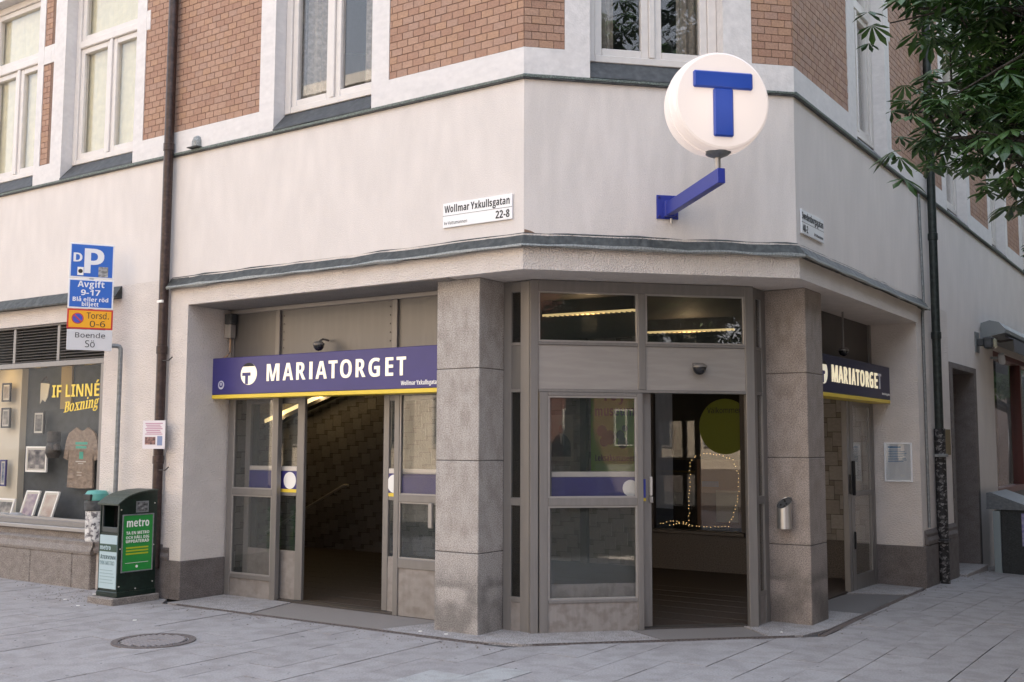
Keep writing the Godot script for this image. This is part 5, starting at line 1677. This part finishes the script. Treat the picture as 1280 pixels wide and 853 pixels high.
# ------------------------------------------------------------------ bins
func bins() -> void:
	var t := thing("newspaper_bin", "dark green arched newspaper recycling bin with a green advert", "newspaper bin", FL)
	one("foot_slab", -5.50, -5.03, -0.01, 0.078, 0.10, 0.74, M.base_stone, t, 0.012)
	var turn := Transform3D(Basis(Vector3(0, 0, 1), Vector3.UP, Vector3(-1, 0, 0)), Vector3.ZERO)
	var top := [Vector2(0.665, 1.13), Vector2(0.60, 1.178), Vector2(0.52, 1.212), Vector2(0.42, 1.238), Vector2(0.30, 1.255), Vector2(0.155, 1.262)]
	var side := PackedVector2Array([Vector2(0.155, 0.14), Vector2(0.665, 0.14)])
	for p in top:
		side.append(p)
	for q in [[5.062, 5.078], [5.402, 5.418]]:
		var st := begin()
		extrude(st, side, q[0], q[1], turn)
		obj("side_panel", st, M.bin_green, t)
	var sh := PackedVector2Array()
	for i in top.size():
		sh.append(top[i] + Vector2(0.03 if i == 0 else 0.0, 0.001 if i > 0 else -0.02))
	for i in range(top.size() - 1, -1, -1):
		sh.append(top[i] + Vector2(0.03 if i == 0 else 0.0, 0.018 if i > 0 else 0.0))
	var rs := begin()
	extrude(rs, sh, 5.045, 5.435, turn)
	obj("roof_sheet", rs, mat(lin(0.10, 0.13, 0.105), 0.5, 0.2, noise(79, 0.05, grey(0.4), grey(1.0)), 1.8), t)
	one("plinth", -5.43, -5.05, 0.079, 0.139, 0.145, 0.675, M.bin_green, t, 0.006)
	one("front_panel", -5.401, -5.079, 0.14, 0.80, 0.64, 0.66, M.bin_green, t)
	one("back_panel", -5.401, -5.079, 0.14, 1.255, 0.156, 0.172, M.bin_green, t)
	one("inner_tray", -5.401, -5.079, 0.78, 0.80, 0.173, 0.639, M.black, t)
	one("inner_wall", -5.401, -5.079, 0.80, 1.15, 0.48, 0.49, M.black, t)
	obj("front_glass_frame", bars([[-5.401, -5.375, 0.80, 1.12], [-5.105, -5.079, 0.80, 1.12], [-5.374, -5.106, 0.80, 0.86]], 0.63, 0.655), mat(lin(0.05, 0.06, 0.06), 0.4), t)
	# pale front notice
	var f := one("front_notice", -5.398, -5.082, 0.17, 0.77, 0.66, 0.668, M.pale_blue, t)
	one("dark_strip", -5.398, -5.082, 0.585, 0.67, 0.668, 0.67, mat(lin(0.03, 0.07, 0.05), 0.5), f)
	text(f, "metro", bold, -5.385, 0.605, -5.19, 0.655, 0.6705, 0.002, M.pale_blue)
	text(f, "ÅTERVINN", bold, -5.38, 0.50, -5.10, 0.55, 0.6685, 0.002, mat(lin(0.08, 0.13, 0.14), 0.6))
	text(f, "DIN METRO", plain_font, -5.38, 0.435, -5.12, 0.48, 0.6685, 0.002, mat(lin(0.18, 0.26, 0.28), 0.6))
	var ln := begin()
	for i in 5:
		box(ln, -5.38, 0.37 - i * 0.035, 0.668, -5.15 + 0.02 * (i % 3), 0.378 - i * 0.035, 0.6695)
	obj("small_print", ln, mat(lin(0.25, 0.34, 0.36), 0.6), f)
	# advert on the side
	var ax := Transform3D(Basis(Vector3(0, 0, -1), Vector3.UP, Vector3(1, 0, 0)), Vector3(-5.062, 0, 0))
	var ad := obj("advert", bars([[-0.625, -0.61, 0.35, 1.005], [-0.215, -0.20, 0.35, 1.005], [-0.609, -0.216, 0.35, 0.365], [-0.609, -0.216, 0.99, 1.005]], 0.0, 0.014, 0.003), M.zinc, t, ax)
	one("green_sheet", -0.61, -0.215, 0.365, 0.99, 0.0, 0.006, M.poster_green, ad)
	text(ad, "metro", bold, -0.565, 0.86, -0.265, 0.945, 0.0065, 0.002, M.sign_white)
	text(ad, "TA EN METRO", bold, -0.57, 0.775, -0.26, 0.81, 0.0065, 0.002, M.sign_white)
	text(ad, "OCH HÅLL DIG", bold, -0.57, 0.725, -0.26, 0.765, 0.0065, 0.002, M.sign_white)
	text(ad, "UPPDATERAD", bold, -0.57, 0.68, -0.26, 0.715, 0.0065, 0.002, M.sign_white)
	ln = begin()
	for i in 3:
		box(ln, -0.565, 0.615 - i * 0.034, 0.006, -0.265, 0.633 - i * 0.034, 0.008)
	obj("yellow_lines", ln, mat(lin(0.42, 0.48, 0.02), 0.5), ad)
	one("white_rule", -0.57, -0.26, 0.452, 0.456, 0.006, 0.008, M.sign_white, ad)
	disc("small_logo", -0.415, 0.41, 0.006, 0.016, 0.002, M.sign_white, ad)
	var stk := one("sticker", -0.445, -0.275, 1.02, 1.15, 0.0, 0.003, M.zinc, t, 0.0, ax)
	one("sticker_photo", -0.43, -0.29, 1.032, 1.138, 0.003, 0.004, mat(Color(1, 1, 1), 0.5, 0.0, noise(80, 0.05, grey(0.04), grey(0.75), 3, 128), 3.0), stk)
	var bo := begin()
	for q in [[-0.64, 1.06], [-0.19, 1.12], [-0.64, 0.62], [-0.19, 0.64], [-0.64, 0.2], [-0.19, 0.22], [-0.42, 0.16]]:
		lathe(bo, [[0.009, 0.0], [0.008, 0.005], [0.0, 0.006]], 8, Transform3D(Basis(Vector3(1, 0, 0), Vector3(0, 0, 1), Vector3(0, -1, 0)), Vector3(q[0], q[1], 0.0)))
	obj("bolts", bo, M.rail, t, ax).set_meta("kind", "stuff")
	# small litter bin on the wall behind it
	t = thing("litter_bin", "small white litter bin with a turquoise hood, behind the green newspaper bin", "litter bin", FL * Transform3D(Basis(), Vector3(-6.21, 0.615, 0.17)).scaled_local(Vector3(0.84, 1.0, 0.84)))
	var st := begin()
	lathe(st, [[0.0, 0.0], [0.135, 0.0], [0.145, 0.02], [0.15, 0.40], [0.14, 0.41]], 24)
	obj("drum", st, mat(Color(1, 1, 1), 0.6, 0.0, noise(81, 0.025, Color(0.35, 0.34, 0.36), Color(0.85, 0.84, 0.83), 5, 256, FastNoiseLite.TYPE_SIMPLEX_SMOOTH, 0.3, 0.5), 1.9), t)
	st = begin()
	lathe(st, [[0.15, 0.37], [0.168, 0.38], [0.172, 0.47], [0.165, 0.50]], 24)
	obj("collar", st, M.flash_dark, t)
	st = begin()
	lathe(st, [[0.165, 0.50], [0.168, 0.52], [0.16, 0.58], [0.13, 0.615], [0.0, 0.625]], 24)
	obj("hood", st, mat(lin(0.10, 0.33, 0.29), 0.5), t)
	one("mouth", -0.09, 0.09, 0.50, 0.575, 0.12, 0.172, M.black, t, 0.01)
	one("wall_bracket", -0.04, 0.04, 0.1, 0.4, -0.2, -0.12, M.metal_dark, t)

# ------------------------------------------------------------------ the tree beside the camera
func tree_near() -> void:
	var t := thing("chestnut_tree", "horse chestnut whose leafy boughs hang in from the upper right", "tree", Transform3D(Basis(), Vector3(4.6, gy(4.6), 6.0)), "chestnut trees along the right hand street")
	var bark := mat(lin(0.06, 0.05, 0.042), 0.95, 0.0, noise(82, 0.05, grey(0.5), grey(1.0)), 1.2, noise(83, 0.06, grey(0.0), grey(1.0)), 4.0)
	var st := begin()
	var prev := Vector3.ZERO
	for i in 6:
		var nx := Vector3(0.05 * sin(i * 1.3), 0.95 * (i + 1), 0.05 * cos(i * 1.7))
		tube_taper(st, prev, nx, 0.26 - i * 0.022, 0.26 - (i + 1) * 0.022)
		prev = nx
	obj("trunk", st, bark, t)
	var R := RandomNumberGenerator.new()
	R.seed = 21
	var limbs := begin()
	var tips := []
	# boughs towards the building corner and the camera first, then all round
	var ends := [Vector3(-3.25, 3.75, -1.70), Vector3(-3.10, 4.39, -1.74), Vector3(-3.14, 3.53, -1.45), Vector3(-3.01, 3.36, -1.16), Vector3(-2.71, 4.15, -1.96), Vector3(-2.68, 3.71, -1.45), Vector3(-2.72, 4.76, -1.97), Vector3(-2.64, 4.36, -1.57), Vector3(-2.70, 3.76, -1.71), Vector3(-2.64, 4.19, -2.40), Vector3(-2.92, 3.89, -1.05), Vector3(-2.33, 4.64, -2.27)]
	var front := ends.size()
	while ends.size() < 40:
		var an := R.randf() * TAU
		var e := Vector3(cos(an) * R.randf_range(1.4, 3.4) + 0.7, R.randf_range(3.6, 8.6), sin(an) * R.randf_range(1.4, 3.4))
		if e.x > -1.7 or e.y > 6.0:
			ends.append(e)
	for i in ends.size():
		var e: Vector3 = ends[i]
		var s := Vector3(0, clampf(e.y - 1.2, 2.6, 5.4), 0)
		var mid := s.lerp(e, 0.5) + Vector3(0, 0.35, 0)
		tube_taper(limbs, s, mid, 0.05, 0.03)
		tube_taper(limbs, mid, e, 0.03, 0.008)
		var near := i < front
		for k in 26:
			var w := R.randf_range(0.45, 1.0) if near else R.randf_range(0.3, 1.0)
			var p := (s.lerp(mid, w * 2.0) if w < 0.5 else mid.lerp(e, w * 2.0 - 1.0))
			var sp := 0.19 if near else 0.42
			var q := p + Vector3(R.randfn() * sp, R.randf_range(-0.25, 0.2), R.randfn() * sp)
			tube_taper(limbs, p, q, 0.008, 0.004)
			tips.append(q)
			tips.append(p.lerp(q, 0.6) + Vector3(R.randfn(), R.randfn(), R.randfn()) * 0.10)
	obj("limbs", limbs, bark, t)
	# leaves: five to seven drooping leaflets on a stalk
	var tones := [[0.04, 0.085, 0.022], [0.06, 0.12, 0.032], [0.032, 0.07, 0.02]]
	var mesh := ArrayMesh.new()
	var sts := [begin(), begin(), begin()]
	for p in tips:
		var near: bool = p.x < -1.5 and p.y < 5.2
		for k in R.randi_range(4, 5) if near else R.randi_range(3, 4):
			var o: Vector3 = p + Vector3(R.randfn(), R.randfn() * 0.7, R.randfn()) * 0.11
			palm_leaf(sts[R.randi() % 3], o, R, 1.0 if near else 1.6)
	for i in 3:
		sts[i].commit(mesh)
		var m := mat(lin(tones[i][0], tones[i][1], tones[i][2]), 0.42, 0.0, noise(84 + i, 0.05, grey(0.8), grey(1.0), 3, 128), 2.0)
		m.backlight_enabled = true
		m.backlight = Color(0.35, 0.5, 0.12)
		mesh.surface_set_material(i, m)
	put("crown", mesh, null, t).set_meta("kind", "stuff")
	# the rows of trees along the right hand street and in the little park across it
	var more := [
		["chestnut tree in the second row across the right hand street", rpt(6.0, 9.5), 1.35],
		["chestnut tree in the second row, nearest the crossing", rpt(-1.5, 9.8), 1.35],
		["second chestnut tree along the kerb of the right hand street", rpt(9.0, 5.6), 1.25],
		["third chestnut tree along the kerb of the right hand street", rpt(16.5, 5.4), 1.25],
		["chestnut tree nearest to the doorway on the right hand street", rpt(2.2, 5.9), 1.25],
		["tall park tree across the right hand street, nearest the crossing", rpt(-3.5, 12.5), 1.9],
		["tall park tree across the right hand street, opposite the doorway", rpt(3.5, 13.0), 1.9],
		["tall park tree across the right hand street, opposite the shop", rpt(11.0, 12.5), 1.9],
		["tall park tree across the right hand street, farthest away", rpt(21.0, 13.0), 1.75],
		["tall park tree far down the right hand street", rpt(33.0, 9.0), 1.75],
		["tallest park tree at the far end of the right hand street", rpt(45.0, 5.0), 2.0],
		["tall park tree at the crossing behind the camera", Vector2(6.0, 20.0), 1.9],
	]
	for i in more.size():
		var c := t.duplicate()
		c.name = numbered("chestnut_tree")
		add_child(c)
		c.set_meta("label", more[i][0])
		var p: Vector2 = more[i][1]
		c.transform = Transform3D(Basis(Vector3.UP, 2.4 + i * 1.9).scaled(Vector3.ONE * more[i][2]), Vector3(p.x, gy(p.x) - 0.1, p.y))

func tube_taper(st: SurfaceTool, a: Vector3, b: Vector3, ra: float, rb: float) -> void:
	var d := (b - a).normalized()
	var u := d.cross(Vector3.UP if absf(d.y) < 0.9 else Vector3.RIGHT).normalized()
	var v := d.cross(u)
	var n := 9
	for k in n:
		var n0 := u * cos(TAU * k / n) + v * sin(TAU * k / n)
		var n1 := u * cos(TAU * (k + 1) / n) + v * sin(TAU * (k + 1) / n)
		smooth_quad(st, [a + n0 * ra, n0], [a + n1 * ra, n1], [b + n1 * rb, n1], [b + n0 * rb, n0])

func palm_leaf(st: SurfaceTool, o: Vector3, R: RandomNumberGenerator, big: float) -> void:
	var yaw := R.randf() * TAU
	var tilt := R.randf_range(-0.5, 0.5)
	var bas := Basis(Vector3.UP, yaw) * Basis(Vector3.RIGHT, tilt)
	var n := R.randi_range(5, 7)
	var size := R.randf_range(0.09, 0.17) * big
	for i in n:
		var an := lerpf(-1.9, 1.9, float(i) / (n - 1))
		var l := size * (1.0 - 0.35 * absf(an) / 1.9)
		var droop := R.randf_range(0.35, 0.85)
		var d := bas * Vector3(sin(an), -0.1, cos(an)).normalized()
		var side := bas * Vector3(cos(an), 0, -sin(an))
		var up := bas * Vector3.UP
		var p1 := o + d * l * 0.35 - Vector3.UP * l * 0.08 * droop
		var p2 := o + d * l * 0.72 - Vector3.UP * l * 0.28 * droop
		var p3 := o + d * l * 0.98 - Vector3.UP * l * 0.62 * droop
		var w1 := l * 0.085
		var w2 := l * 0.155
		var sag := up * (-l * 0.05)
		tri(st, o, p1 + side * w1 + sag, p1, up)
		tri(st, o, p1, p1 - side * w1 + sag, up)
		for s in [1.0, -1.0]:
			quad(st, p1, p1 + side * w1 * s + sag, p2 + side * w2 * s + sag, p2, up)
			tri(st, p2, p2 + side * w2 * s + sag, p3, up)
